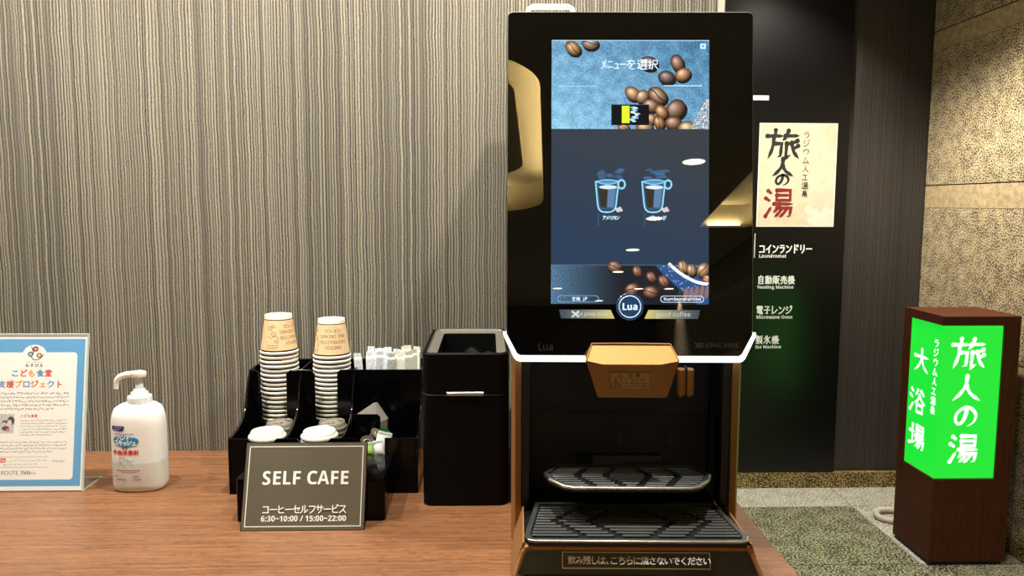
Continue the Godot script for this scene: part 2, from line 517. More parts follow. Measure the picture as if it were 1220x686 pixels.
# drawing flat print into a picture
class Canvas:
	var im: Image
	var off := Vector2.ZERO
	var w: int
	var h: int

	func _init(width: int, height: int, c: Color) -> void:
		w = width
		h = height
		im = Image.create_empty(w, h, false, Image.FORMAT_RGBA8)
		im.fill(c)

	func rect(x: float, y: float, rw: float, rh: float, c: Color) -> void:
		im.fill_rect(Rect2i(roundi(x + off.x), roundi(y + off.y), maxi(1, roundi(rw)), maxi(1, roundi(rh))), c)

	func poly(given: PackedVector2Array, c: Color) -> void:
		var p := Transform2D(0.0, off) * given
		var top := INF
		var low := -INF
		for q in p:
			top = minf(top, q.y)
			low = maxf(low, q.y)
		var n := p.size()
		for y in range(maxi(0, floori(top)), mini(h, ceili(low) + 1)):
			var yy := y + 0.5
			var xs := []
			for i in n:
				var a := p[i]
				var b := p[(i + 1) % n]
				if (a.y <= yy) != (b.y <= yy):
					xs.append(a.x + (yy - a.y) / (b.y - a.y) * (b.x - a.x))
			xs.sort()
			for k in range(0, xs.size() - 1, 2):
				var x0 := maxi(0, roundi(xs[k]))
				var x1 := mini(w, roundi(xs[k + 1]))
				if x1 > x0:
					im.fill_rect(Rect2i(x0, y, x1 - x0, 1), c)

	func oval(cx: float, cy: float, rx: float, ry: float, c: Color, turn := 0.0) -> void:
		var p := PackedVector2Array()
		for i in 28:
			p.append(Vector2(cx, cy) + Vector2(cos(TAU * i / 28) * rx, sin(TAU * i / 28) * ry).rotated(turn))
		poly(p, c)

	func line(p: PackedVector2Array, wide: float, c: Color) -> void:
		for i in p.size() - 1:
			var d := (p[i + 1] - p[i]).normalized()
			var s := Vector2(-d.y, d.x) * wide / 2
			poly(PackedVector2Array([p[i] - s - d * wide * 0.3, p[i + 1] - s + d * wide * 0.3, p[i + 1] + s + d * wide * 0.3, p[i] + s - d * wide * 0.3]), c)

	func lines(list: Array, at: Vector2, wide: float, c: Color) -> void:
		for l: PackedVector2Array in list:
			var q := PackedVector2Array()
			for p in l:
				q.append(p + at)
			line(q, wide, c)

	# the triangles of a TextMesh, its centre (or left middle) at that point; flip 1 or -1
	func text(t: TextMesh, at: Vector2, c: Color, flip := 1.0) -> void:
		var a := t.get_mesh_arrays()
		var v: PackedVector3Array = a[Mesh.ARRAY_VERTEX]
		var idx: PackedInt32Array = a[Mesh.ARRAY_INDEX]
		for i in range(0, idx.size() - 2, 3):
			var p := PackedVector2Array()
			for k in 3:
				p.append(at + Vector2(v[idx[i + k]].x, -v[idx[i + k]].y) * flip)
			poly(p, c)

	func texture() -> ImageTexture:
		return ImageTexture.create_from_image(im)


# ---------------------------------------------------------------- materials

func mat(called: String, c: Color, rough := 0.6, metal := 0.0, more := {}) -> StandardMaterial3D:
	var m := StandardMaterial3D.new()
	m.resource_name = called
	m.albedo_color = c
	m.roughness = rough
	m.metallic = metal
	for k in more:
		m.set(k, more[k])
	mats[called] = m
	return m


func rgb8(r: int, g: int, b: int) -> Color:
	return Color(r / 255.0, g / 255.0, b / 255.0)


func noise_bytes(w: int, h: int, freq: float, seed_: int, kind := FastNoiseLite.TYPE_SIMPLEX_SMOOTH, octaves := 1) -> PackedByteArray:
	var n := FastNoiseLite.new()
	n.seed = seed_
	n.noise_type = kind
	n.frequency = freq
	n.fractal_type = FastNoiseLite.FRACTAL_FBM if octaves > 1 else FastNoiseLite.FRACTAL_NONE
	n.fractal_octaves = octaves
	var im := n.get_seamless_image(w, h)
	im.convert(Image.FORMAT_L8)
	return im.get_data()


func grey_texture(w: int, h: int, bytes: PackedByteArray) -> ImageTexture:
	return ImageTexture.create_from_image(Image.create_from_data(w, h, false, Image.FORMAT_L8, bytes))


# woven vertical threads
func thread_texture(size: int, narrow: int, wide: int, seed_: int) -> ImageTexture:
	var r := RandomNumberGenerator.new()
	r.seed = seed_
	var tone := PackedFloat32Array()
	tone.resize(size)
	var x := 0
	while x < size:
		var thick := r.randi_range(narrow, wide)
		var t := r.randf_range(0.70, 0.84)
		if r.randf() < 0.2:
			t = r.randf_range(0.58, 0.66)
		var gap := r.randi_range(2, 3)
		var dark := r.randf_range(0.26, 0.46)
		for k in thick + gap:
			if x + k < size:
				var edge := 1.0 - 0.25 * absf(2.0 * k / thick - 1.0)
				tone[x + k] = t * edge if k < thick else dark
		x += thick + gap
	var wave := noise_bytes(size, size, 0.006, seed_ + 1)
	var fleck := noise_bytes(size, size, 0.35, seed_ + 2)
	var out := PackedByteArray()
	out.resize(size * size)
	for yy in size:
		var row := yy * size
		for xx in size:
			var s := (xx + (wave[row + xx] - 128) / 48 + size) % size
			out[row + xx] = clampi(int(tone[s] * (150 + fleck[row + xx] * 3 / 4)), 0, 255)
	return grey_texture(size, size, out)


# streaks along x with pores
func grain_texture(w: int, h: int, seed_: int, depth: float, turned := false) -> ImageTexture:
	var n := FastNoiseLite.new()
	n.seed = seed_
	n.frequency = 0.02
	n.fractal_octaves = 4
	var fine := noise_bytes(w, h, 0.3, seed_ + 3)
	var rows := PackedFloat32Array()
	rows.resize(h)
	for y in h:
		rows[y] = 0.5 + 0.5 * n.get_noise_2d(0.0, y * 11.0)
	var slow := noise_bytes(w, h, 0.004, seed_ + 4)
	var out := PackedByteArray()
	out.resize(w * h)
	for y in h:
		for x in w:
			var k := y * w + x
			var yy := (y + (slow[k] - 128) / 42 + h * 2) % h
			var streak := 0.5 + 0.5 * n.get_noise_2d(x * 0.22, yy * 9.0 + 900.0)
			var pore: int = fine[(y * w + (x / 14) * 14) % (w * h)]
			out[k] = clampi(int(255.0 * (1.0 - depth * (0.5 * rows[yy] + 0.5 * streak) - (0.16 * depth if pore > 165 else 0.0) - 0.05 * fine[k] / 255.0)), 0, 255)
	var im := Image.create_from_data(w, h, false, Image.FORMAT_L8, out)
	if turned:
		im.rotate_90(CLOCKWISE)
	return ImageTexture.create_from_image(im)


# crystals of three tones
func granite_texture(size: int, freq: float, seed_: int, light: Color, middle: Color, dark: Color, dark_share: int, mid_share: int) -> ImageTexture:
	var a := noise_bytes(size, size, freq, seed_)
	var b := noise_bytes(size, size, freq * 1.7, seed_ + 1)
	var c := noise_bytes(size, size, freq * 0.12, seed_ + 2)
	var d := noise_bytes(size, size, freq * 2.6, seed_ + 5)
	var out := PackedByteArray()
	out.resize(size * size * 3)
	for i in size * size:
		var v: int = a[i] + (b[i] - 128) / 2 + (c[i] - 128) / 4
		var s := 0.82 + 0.3 * d[i] / 255.0
		var col := light
		if v < dark_share:
			col = dark
		elif v < mid_share:
			col = middle
		out[i * 3] = clampi(int(col.r8 * s), 0, 255)
		out[i * 3 + 1] = clampi(int(col.g8 * s), 0, 255)
		out[i * 3 + 2] = clampi(int(col.b8 * s), 0, 255)
	return ImageTexture.create_from_image(Image.create_from_data(size, size, false, Image.FORMAT_RGB8, out))


func tri_map(size: float) -> Dictionary:
	return {"uv1_triplanar": true, "uv1_world_triplanar": true, "uv1_scale": Vector3.ONE / size}


func with(a: Dictionary, b: Dictionary) -> Dictionary:
	var c := a.duplicate()
	c.merge(b, true)
	return c


func make_materials() -> void:
	var thread := thread_texture(1024, 4, 7, 11)
	mat("wallpaper", rgb8(194, 185, 163), 0.85, 0.0, with(tri_map(0.76), {"albedo_texture": thread, "heightmap_enabled": true, "heightmap_texture": thread, "heightmap_scale": 0.08}))
	mat("alcove_paper", rgb8(108, 98, 90), 0.6, 0.0, with(tri_map(0.5), {"albedo_texture": thread_texture(512, 2, 3, 31)}))
	mat("counter_wood", rgb8(170, 116, 77), 0.42, 0.0, with(tri_map(0.8), {"albedo_texture": grain_texture(1024, 512, 5, 0.5)}))
	mat("dark_wood", rgb8(118, 60, 34), 0.55, 0.0, with(tri_map(0.5), {"metallic_specular": 0.3, "albedo_texture": grain_texture(512, 512, 8, 0.55, true)}))
	mat("stone", Color.WHITE, 0.45, 0.0, with(tri_map(1.1), {"albedo_texture": granite_texture(1024, 0.13, 3, rgb8(224, 204, 162), rgb8(166, 140, 100), rgb8(42, 36, 30), 104, 122)}))
	mat("stone_band", Color.WHITE, 0.45, 0.0, with(tri_map(0.9), {"albedo_texture": granite_texture(1024, 0.2, 4, rgb8(222, 200, 156), rgb8(182, 154, 110), rgb8(96, 78, 56), 84, 116)}))
	mat("stone_skirting", Color.WHITE, 0.35, 0.0, with(tri_map(1.5), {"albedo_texture": granite_texture(1024, 0.14, 6, rgb8(190, 164, 96), rgb8(118, 98, 56), rgb8(30, 27, 20), 112, 140)}))
	mat("tile_light", Color.WHITE, 0.4, 0.0, with(tri_map(0.9), {"albedo_texture": granite_texture(512, 0.15, 9, rgb8(212, 208, 194), rgb8(184, 179, 162), rgb8(140, 136, 120), 96, 130)}))
	mat("tile_dark", Color.WHITE, 0.35, 0.0, with(tri_map(0.9), {"albedo_texture": granite_texture(512, 0.15, 10, rgb8(176, 171, 142), rgb8(118, 113, 90), rgb8(60, 56, 44), 108, 142)}))
	mat("grout", rgb8(196, 192, 176), 0.8)
	mat("joint", rgb8(34, 28, 22), 0.9)
	mat("white_paint", rgb8(225, 222, 212), 0.5)
	mat("ceiling_paint", rgb8(180, 170, 142), 0.8)
	mat("room_wall", rgb8(92, 80, 66), 0.8)
	mat("trim_metal", rgb8(196, 188, 170), 0.5, 0.3)
	mat("lamp", Color.WHITE, 0.5, 0.0, {"emission_enabled": true, "emission": Color(1.0, 0.95, 0.85), "emission_energy_multiplier": 24.0})
	mat("cove_lamp", Color.WHITE, 0.5, 0.0, {"emission_enabled": true, "emission": Color(1.0, 0.9, 0.68), "emission_energy_multiplier": 30.0})
	mat("board_black", rgb8(7, 7, 7), 0.34, 0.0, {"metallic_specular": 0.45})
	mat("letter_white", rgb8(235, 235, 230), 0.6)
	mat("gloss_black", rgb8(5, 5, 6), 0.0, 0.0, {"metallic_specular": 0.9, "clearcoat_enabled": true, "clearcoat": 0.6, "clearcoat_roughness": 0.0})
	mat("satin_black", rgb8(14, 14, 14), 0.4)
	mat("matt_black", rgb8(12, 12, 12), 0.65)
	mat("acrylic_black", rgb8(5, 5, 6), 0.1, 0.0, {"metallic_specular": 0.24})
	mat("tray_black", rgb8(10, 10, 11), 0.4)
	mat("slat_black", rgb8(118, 120, 119), 0.3, 0.85)
	mat("bezel", rgb8(150, 148, 140), 0.3, 0.8)
	mat("copper", rgb8(166, 124, 78), 0.68, 0.92)
	mat("cream", rgb8(214, 200, 160), 0.5)
	mat("faint_print", rgb8(52, 54, 58), 0.4)
	mat("strip_lamp", Color.WHITE, 0.4, 0.0, {"emission_enabled": true, "emission": Color(0.93, 0.97, 1.0), "emission_energy_multiplier": 1.6})
	mat("bin_black", rgb8(10, 10, 10), 0.42, 0.0, {"metallic_specular": 0.22})
	mat("bin_rim_lit", rgb8(112, 108, 98), 0.42, 0.2)  # paler than the black bin: light falling on the rim is put into its colour
	mat("steel", rgb8(190, 186, 172), 0.3, 0.8)
	mat("liner", rgb8(10, 10, 10), 0.16)
	mat("cup_white", rgb8(236, 232, 222), 0.55)
	mat("lid_white", rgb8(226, 223, 210), 0.35)
	mat("lid_grey", rgb8(122, 117, 104), 0.35)
	mat("paper_white", rgb8(232, 234, 234), 0.7)
	mat("paper_grey", rgb8(118, 114, 106), 0.75)
	mat("creamer_brown", rgb8(92, 86, 76), 0.4)
	mat("pale_green", rgb8(168, 214, 110), 0.5)
	mat("sign_olive", rgb8(88, 82, 68), 0.45)
	mat("bottle_plastic", rgb8(240, 240, 234), 0.35, 0.0, {"subsurf_scatter_enabled": true, "subsurf_scatter_strength": 0.3})
	mat("bottle_filled", rgb8(222, 221, 212), 0.35, 0.0, {"subsurf_scatter_enabled": true, "subsurf_scatter_strength": 0.3})
	mat("acrylic_clear", Color(0.95, 0.97, 0.95, 0.06), 0.02, 0.0, {"transparency": BaseMaterial3D.TRANSPARENCY_ALPHA})
	mat("acrylic_edge", Color(0.9, 0.94, 0.9, 0.55), 0.1, 0.0, {"transparency": BaseMaterial3D.TRANSPARENCY_ALPHA})
	mat("sign_green", rgb8(16, 120, 40), 0.25, 0.0, {"emission_enabled": true, "emission": rgb8(30, 224, 54), "emission_energy_multiplier": 0.9})
	mat("sign_letter", rgb8(240, 255, 240), 0.3, 0.0, {"emission_enabled": true, "emission": rgb8(236, 255, 236), "emission_energy_multiplier": 1.05})
	mat("ink_black", rgb8(24, 22, 20), 0.7)
	mat("ink_red", rgb8(122, 18, 16), 0.7)
	mat("conduit", rgb8(205, 198, 178), 0.5)


# ---------------------------------------------------------------- the room

func build_room() -> void:
	# floor: slab with stone tiles laid on it
	var st := begin()
	block(st, Vector3(-3.3, -0.2, -3.9), Vector3(2.3, -0.004, 12.2))
	var floor_ := struct("floor", st, mats.grout)
	var tiles := [[0.50, 1.634, REAR_Z, -3.390, "tile_light"], [1.640, 2.03, REAR_Z, -3.390, "tile_light"], [1.640, 2.03, -3.385, -2.818, "tile_light"]]
	for k in 3:
		tiles.append([1.066, 1.634, -3.385 + k * 0.572, -2.818 + k * 0.572, "tile_dark"])
		tiles.append([0.494, 1.060, -3.385 + k * 0.572, -2.818 + k * 0.572, "tile_dark"])
		if k > 0:
			tiles.append([1.640, 2.03, -3.385 + k * 0.572, -2.818 + k * 0.572, "tile_dark"])
	for t in tiles:
		st = begin()
		block(st, Vector3(t[0], -0.01, t[2]), Vector3(t[1], 0.0, t[3]), 0.001)
		obj("tile", st, mats[t[4]], floor_)
	st = begin()
	block(st, Vector3(-3.2, -0.01, -1.66), Vector3(2.03, 0.0, 12.0))
	obj("corridor_floor", st, mats.tile_dark, floor_)

	# wall behind the counter: papered, ends beside the machine
	st = begin()
	block(st, Vector3(-3.2, 0.0, -1.86), Vector3(0.474, CEILING_Y, -1.675))
	struct("wall_back", st, mats.wallpaper)
	st = begin()
	block(st, Vector3(0.474, 0.0, -1.87), Vector3(0.489, CEILING_Y, -1.668), 0.002)
	struct("trim_1", st, mats.trim_metal)

	# rear wall of the alcove, its stone skirting, the stone wall on the right
	st = begin()
	block(st, Vector3(-0.5, 0.0, REAR_Z - 0.2), Vector3(2.3, CEILING_Y, REAR_Z))
	struct("wall_rear", st, mats.alcove_paper)
	st = begin()
	block(st, Vector3(-0.5, 0.0, REAR_Z), Vector3(2.03, 0.078, REAR_Z + 0.02), 0.002)
	struct("baseboard_rear", st, mats.stone_skirting)
	st = begin()
	block(st, Vector3(2.045, 0.0, REAR_Z - 0.2), Vector3(2.3, CEILING_Y, 12.2))
	var right := struct("wall_right", st, mats.joint)
	var rows := [[0.0, 0.06, 2.027], [0.063, 0.635, 2.03], [0.637, 0.736, 2.03], [0.741, 1.337, 2.03], [1.339, 1.438, 2.03], [1.443, 2.044, 2.03], [2.046, 2.130, 2.03], [2.135, 2.5, 2.03]]
	var cuts := [REAR_Z, -1.9, -0.1, 1.7, 3.5, 5.3, 7.1, 8.9, 12.0]
	for k in rows.size():
		for c in cuts.size() - 1:
			st = begin()
			block(st, Vector3(rows[k][2], rows[k][0], cuts[c] + 0.0015), Vector3(2.05, rows[k][1], cuts[c + 1] - 0.0015), 0.001)
			obj("stone_slab", st, mats.stone_band if k in [2, 4, 6] else (mats.stone_skirting if k == 0 else mats.stone), right)

	# the sides that only the machine's glass mirrors
	st = begin()
	block(st, Vector3(-3.4, 0.0, -1.9), Vector3(-3.2, CEILING_Y, 12.2))
	struct("wall_left", st, mats.room_wall)
	st = begin()
	block(st, Vector3(-3.4, 0.0, 12.0), Vector3(2.3, CEILING_Y, 12.2))
	struct("wall_front", st, mats.room_wall)
	st = begin()
	block(st, Vector3(-0.7, 0.0, -3.84), Vector3(-0.5, CEILING_Y, -1.86))
	struct("wall_alcove", st, mats.room_wall)

	# panel hung in the wide coffer, so that the strips shine out round it
	st = begin()
	column(st, rrect(1.26, 1.9, 0.3, 10), 0.045, 0.075, 0.003, Vector3(-0.71, CEILING_Y, 2.12))
	struct("ceiling_panel", st, mats.ceiling_paint)
	# ceiling with two raised coffers
	var ceiling := CSGCombiner3D.new()
	ceiling.name = "ceiling"
	ceiling.set_meta("kind", "structure")
	add_child(ceiling)
	var slab := CSGBox3D.new()
	slab.name = "slab"
	slab.size = Vector3(5.8, 0.5, 16.2)
	slab.position = Vector3(-0.5, CEILING_Y + 0.25, 4.1)
	slab.material = mats.ceiling_paint
	ceiling.add_child(slab)
	for c in COFFERS:
		for a in [["coffer", 0.0, 0.02, 0.22], ["opening", 0.03, -0.05, 0.03]]:
			var cut := CSGMesh3D.new()
			cut.name = a[0]
			cut.operation = CSGShape3D.OPERATION_SUBTRACTION
			st = begin()
			column(st, rrect(c[1] - c[0] - a[1] * 2, c[3] - c[2] - a[1] * 2, c[4] - a[1], 10), a[2], a[3])
			cut.mesh = finish(st)
			cut.material = mats.ceiling_paint
			cut.position = Vector3((c[0] + c[1]) / 2, CEILING_Y, (c[2] + c[3]) / 2)
			ceiling.add_child(cut)
		# light strips lying on the ledge along the far and the right side
		var t := thing("cove_light", c[5], "light", Vector3((c[0] + c[1]) / 2, CEILING_Y + 0.022, (c[2] + c[3]) / 2), 0.0)
		st = begin()
		var hw: float = (c[1] - c[0]) / 2
		var hd: float = (c[3] - c[2]) / 2
		block(st, Vector3(hw - 0.026, 0, -hd + c[4]), Vector3(hw - 0.006, 0.012, hd - c[4]))
		obj("light_strip", st, mats.cove_lamp, t)
		st = begin()
		block(st, Vector3(-hw + c[4], 0, hd - 0.026), Vector3(hw - c[4], 0.012, hd - 0.006))
		obj("light_strip", st, mats.cove_lamp, t)
		for p in [[Vector3(hw - 0.016, 0.014, 0), Vector2(0.02, hd * 2 - c[4] * 2)], [Vector3(0, 0.014, hd - 0.016), Vector2(hw * 2 - c[4] * 2, 0.02)]]:
			var l := AreaLight3D.new()
			l.name = "cove_glow"
			l.position = p[0]
			l.rotation.x = PI / 2
			l.area_size = p[1]
			l.light_color = Color(1.0, 0.9, 0.68)
			l.light_energy = c[6]
			l.area_range = 14.0
			l.shadow_enabled = true
			t.add_child(l)


# x from, x to, z from, z to, corner radius, label, energy
const COFFERS := [[-1.5, 0.08, 0.82, 4.08, 0.45, "warm light strip on the ledge of the wide ceiling coffer", 3.2], [1.42, 1.95, 2.1, 4.8, 0.12, "warm light strip on the ledge of the long narrow ceiling coffer", 0.55]]


# ---------------------------------------------------------------- guide board on the rear wall

func build_guide_board() -> void:
	var t := thing("guide_board", "tall black guide board with white room names beside grey wallpaper", "sign board", Vector3(0, 0.08, REAR_Z + 0.002), 0.0)
	var st := begin()
	block(st, Vector3(0.72, 0.002, 0.0), Vector3(1.652, 2.41, 0.02), 0.0015)
	obj("panel", st, mats.board_black, t)
	var z := 0.0212
	var by := -0.08
	for a in [["コインランドリー", "Laundromat", 1.251, 1.168, 1.502, 1.379], ["自動販売機", "Vending Machine", 1.249, 1.023, 1.427, 1.420], ["電子レンジ", "Microwave Oven", 1.249, 0.882, 1.421, 1.418], ["製氷機", "Ice Machine", 1.250, 0.741, 1.364, 1.372]]:
		var n: int = a[0].length()
		var pitch: float = (a[4] - a[2]) / n
		var size := 0.041
		put("lettering", ribbon(jp(a[0], size, pitch / size, false, pitch / size * 0.93), 0.0060 if n == 8 else 0.0050), mats.letter_white, t, Vector3(a[2], a[3] + by, z))
		var m := latin(a[1], 0.019, true, false, true)
		var w := m.get_aabb().size.x
		m.pixel_size *= (a[5] - a[2]) / w
		put("lettering", m, mats.letter_white, t, Vector3(a[2], a[3] - 0.054 + by, z))
	st = begin()
	block(st, Vector3(1.229, 1.106 + by, 0.0195), Vector3(1.2325, 1.218 + by, z))
	obj("rule", st, mats.letter_white, t)
	st = begin()
	block(st, Vector3(1.10, 1.822 + by, 0.0195), Vector3(1.272, 1.843 + by, z))
	obj("heading_bar", st, mats.letter_white, t)
	# the printed sheet for the bath
	var c := Canvas.new(512, 668, rgb8(210, 198, 170))
	var r := RandomNumberGenerator.new()
	r.seed = 5
	for k in 260:
		var p := Vector2(r.randf() * 512, r.randf() * 668)
		var d := r.randf_range(-6, 5)
		c.oval(p.x, p.y, r.randf_range(14, 50), r.randf_range(10, 34), rgb8(int(209 + d), int(196 + d), int(167 + d * 1.5)), r.randf() * 3.0)
	for k in 16:   # pale wave rings at the lower right
		var p := Vector2(r.randf_range(330, 512), r.randf_range(540, 668))
		for q in [26.0, 18.0, 10.0]:
			c.oval(p.x, p.y, q, q, rgb8(222, 213, 192) if int(q) % 4 == 2 else rgb8(204, 192, 165))
	c.rect(0, 0, 512, 5, rgb8(245, 240, 226))
	c.rect(0, 663, 512, 5, rgb8(245, 240, 226))
	c.rect(0, 0, 5, 668, rgb8(245, 240, 226))
	c.rect(507, 0, 5, 668, rgb8(245, 240, 226))
	var printed := mat("bath_print", Color.WHITE, 0.55, 0.0, {"albedo_texture": c.texture()})
	st = begin()
	block(st, Vector3(1.234, 1.2495 + by, 0.0195), Vector3(1.5955, 1.7205 + by, 0.0215))
	var sheet := obj("poster_sheet", st, mats.cream, t)
	put("printed_face", sheet_mesh(0.3605, 0.470), printed, sheet, Vector3(1.41475, 1.485 + by, 0.0218))
	var w := 0.0222
	put("calligraphy", ribbon(jp("旅", 0.142, 1.0, false, 1.16), 0.0165, 1.0), mats.ink_black, sheet, Vector3(1.263, 1.692 + by, w))
	put("calligraphy", ribbon(jp("人", 0.092, 1.0, false, 1.2), 0.0165, 1.0), mats.ink_black, sheet, Vector3(1.293, 1.565 + by, w))
	put("calligraphy", ribbon(jp("の", 0.064, 1.0, false, 1.15), 0.0125, 0.8), mats.ink_black, sheet, Vector3(1.311, 1.497 + by, w))
	put("calligraphy", ribbon(jp("湯", 0.142), 0.0150, 1.0), mats.ink_red, sheet, Vector3(1.268, 1.428 + by, w))
	put("calligraphy", ribbon(jp("ラジウム人工温泉", 0.033, 1.16, true), 0.0028, 0.6), mats.ink_black, sheet, Vector3(1.437, 1.684 + by, w))


# ---------------------------------------------------------------- illuminated sign

func build_lantern_sign() -> void:
	var w := 0.292
	var d := 0.266
	var t := thing("illuminated_sign", "dark wooden pillar sign with glowing green corner panels on the tiled floor", "sign", Vector3(1.801, 0, -2.931), 0.0)
	var st := begin()
	block(st, Vector3(-w / 2 + 0.008, 0.0, -d / 2 + 0.008), Vector3(w / 2 - 0.008, 0.014, d / 2 - 0.008))
	obj("plinth", st, mats.matt_black, t)
	st = begin()
	block(st, Vector3(-w / 2, 0.014, -d / 2), Vector3(w / 2, 0.335, d / 2), 0.0015)
	obj("base_box", st, mats.dark_wood, t)
	st = begin()
	block(st, Vector3(-w / 2, 0.914, -d / 2), Vector3(w / 2, 0.948, d / 2), 0.0015)
	obj("top_box", st, mats.dark_wood, t)
	for p in [[w / 2 - 0.062, w / 2, -d / 2, d / 2], [-w / 2, w / 2 - 0.062, -d / 2, -d / 2 + 0.05]]:
		st = begin()
		block(st, Vector3(p[0], 0.335, p[2]), Vector3(p[1], 0.914, p[3]), 0.001)
		obj("wood_post", st, mats.dark_wood, t)
	# the lit panels meet at the corner
	var x0 := -w / 2 + 0.004
	var x1 := w / 2 - 0.062
	var z1 := d / 2 - 0.006
	st = begin()
	block(st, Vector3(x0, 0.337, z1 - 0.004), Vector3(x1, 0.912, z1))
	var front := obj("light_panel", st, mats.sign_green, t)
	st = begin()
	block(st, Vector3(x0, 0.337, -d / 2 + 0.05), Vector3(x0 + 0.004, 0.912, z1 - 0.0045))
	var side := obj("light_panel", st, mats.sign_green, t)
	for a in [["旅", 1.695, 0.868, 0.122, 1.1], ["人", 1.703, 0.732, 0.108, 1.1], ["の", 1.717, 0.624, 0.098, 1.0], ["湯", 1.709, 0.508, 0.116, 1.0]]:
		put("calligraphy", ribbon(jp(a[0], a[3], 1.0, false, a[4]), 0.0125, 1.0), mats.sign_letter, front, Vector3(a[1] - 1.801, a[2], z1 + 0.0006))
	var turned := Basis(Vector3.UP, -PI / 2)
	for a in [["大", 0.806, -2.985, 0.112, 0.098], ["浴", 0.648, -2.998, 0.118, 0.1], ["場", 0.508, -2.990, 0.116, 0.1]]:
		var o := put("calligraphy", ribbon(jp(a[0], a[4], 1.0, false, a[3] / a[4]), 0.0115, 1.0), mats.sign_letter, side)
		o.transform = Transform3D(turned, Vector3(x0 - 0.0006, a[1], a[2] + 2.931))
	var o2 := put("calligraphy", ribbon(jp("ラジウム人工温泉", 0.031, 1.17, true, 1.05), 0.0042, 0.7), mats.sign_letter, side)
	o2.transform = Transform3D(turned, Vector3(x0 - 0.0006, 0.858, -2.851 + 2.931))
	# what the panels throw into the room
	for a in [[Vector3((x0 + x1) / 2, 0.62, z1 + 0.004), Vector2(x1 - x0, 0.56), 0.0, 0.10], [Vector3(x0 - 0.004, 0.62, 0.02), Vector2(0.2, 0.56), -PI / 2, 0.10]]:
		var l := AreaLight3D.new()
		l.name = "panel_glow"
		l.area_size = a[1]
		l.position = a[0]
		l.rotation.y = a[2] + PI
		l.light_color = rgb8(60, 255, 70)
		l.light_energy = a[3]
		l.area_range = 8.0
		l.shadow_enabled = true
		t.add_child(l)


func build_conduit() -> void:
	var t := thing("ribbed_conduit", "loop of white ribbed conduit on the floor behind the wooden sign", "conduit", Vector3(1.765, 0.0, -3.24), 0.0)
	var path := []
	var radii := []
	for i in 241:
		var a := TAU * 0.86 * i / 240.0 - 0.3
		path.append(Vector3(cos(a) * 0.086, 0.013 + 0.004 * sin(a * 2.0) + 0.004, sin(a) * 0.062))
		radii.append(0.0115 + 0.0022 * sin(i * TAU / 6.0))
	var st := begin()
	tube(st, path, radii, 10)
	obj("ribbed_tube", st, mats.conduit, t)


# ---------------------------------------------------------------- counter

func build_counter() -> void:
	var t := thing("counter", "brown wood grain counter along the striped wallpaper wall", "counter", Vector3(-0.86, 0, -1.3), 0.0)
	var st := begin()
	block(st, Vector3(-1.9, COUNTER_Y - 0.035, -0.374), Vector3(1.305, COUNTER_Y, 0.37), 0.0015)
	obj("worktop", st, mats.counter_wood, t)
	for k in 4:
		st = begin()
		block(st, Vector3(-1.88 + k * 0.795, 0.08, 0.33), Vector3(-1.88 + k * 0.795 + 0.789, COUNTER_Y - 0.04, 0.348), 0.001)
		obj("front_panel", st, mats.dark_wood, t)
	st = begin()
	block(st, Vector3(-1.88, 0.08, -0.372), Vector3(1.29, COUNTER_Y - 0.0355, 0.329))
	obj("carcass", st, mats.dark_wood, t)
	st = begin()
	block(st, Vector3(-1.88, 0.0, -0.36), Vector3(1.26, 0.08, 0.28))
	obj("toe_kick", st, mats.matt_black, t)


# ---------------------------------------------------------------- coffee machine

const LEAN := 6.5

func build_coffee_machine() -> void:
	var t := thing("coffee_machine", "tall black and copper self-service coffee machine with large lit touch screen", "coffee machine", Vector3(0.2127, COUNTER_Y, -1.17), deg_to_rad(-2.2))
	var st := begin()
	# body behind the door, bay back wall, side cheeks
	block(st, Vector3(-0.168, 0.04, -0.43), Vector3(0.166, 0.80, -0.125), 0.004)
	obj("housing", st, mats.satin_black, t)
	st = begin()
	block(st, Vector3(-0.166, 0.288, -0.124), Vector3(0.164, 0.80, -0.085), 0.002)
	obj("brew_unit_cover", st, mats.satin_black, t)
	for s in [-1.0, 1.0]:
		# copper cheek: a flat front, a bevel outwards, running down to the flared foot
		st = begin()
		var foot := 0.0
		var p := PackedVector2Array([Vector2(0.163, -0.02), Vector2(0.172, -0.018), Vector2(0.1785, -0.032), Vector2(0.1785, -0.42), Vector2(0.168, -0.42), Vector2(0.163, -0.40)])
		for i in p.size():
			p[i] = Vector2(p[i].x * s, -p[i].y)
		column(st, p, foot, 0.296, 0.001)
		obj("copper_cheek", st, mats.copper, t)
		st = begin()
		block(st, Vector3(0.1495 if s > 0 else -0.1625, 0.055, -0.124), Vector3(0.1625 if s > 0 else -0.1495, 0.290, -0.026), 0.001)
		obj("bay_side", st, mats.satin_black, t)
	st = begin()
	block(st, Vector3(-0.149, 0.055, -0.1245), Vector3(0.149, 0.288, -0.115))
	block(st, Vector3(-0.135, 0.183, -0.1150), Vector3(0.135, 0.1845, -0.1135))
	obj("bay_back", st, mats.matt_black, t)
	for x in [0.004, 0.086]:
		st = begin()
		prism(st, rrect(0.011, 0.022, 0.0054, 6), 0, 0.002, 0.0006, Transform3D(Basis(), Vector3(x, 0.138, -0.115)))
		prism(st, rrect(0.004, 0.013, 0.0019, 6), 0.002, 0.003, 0.0, Transform3D(Basis(), Vector3(x, 0.138, -0.115)))
		obj("sensor_button", st, mats.satin_black, t)
	build_machine_door(t)
	build_machine_base(t)
	build_machine_spouts(t)


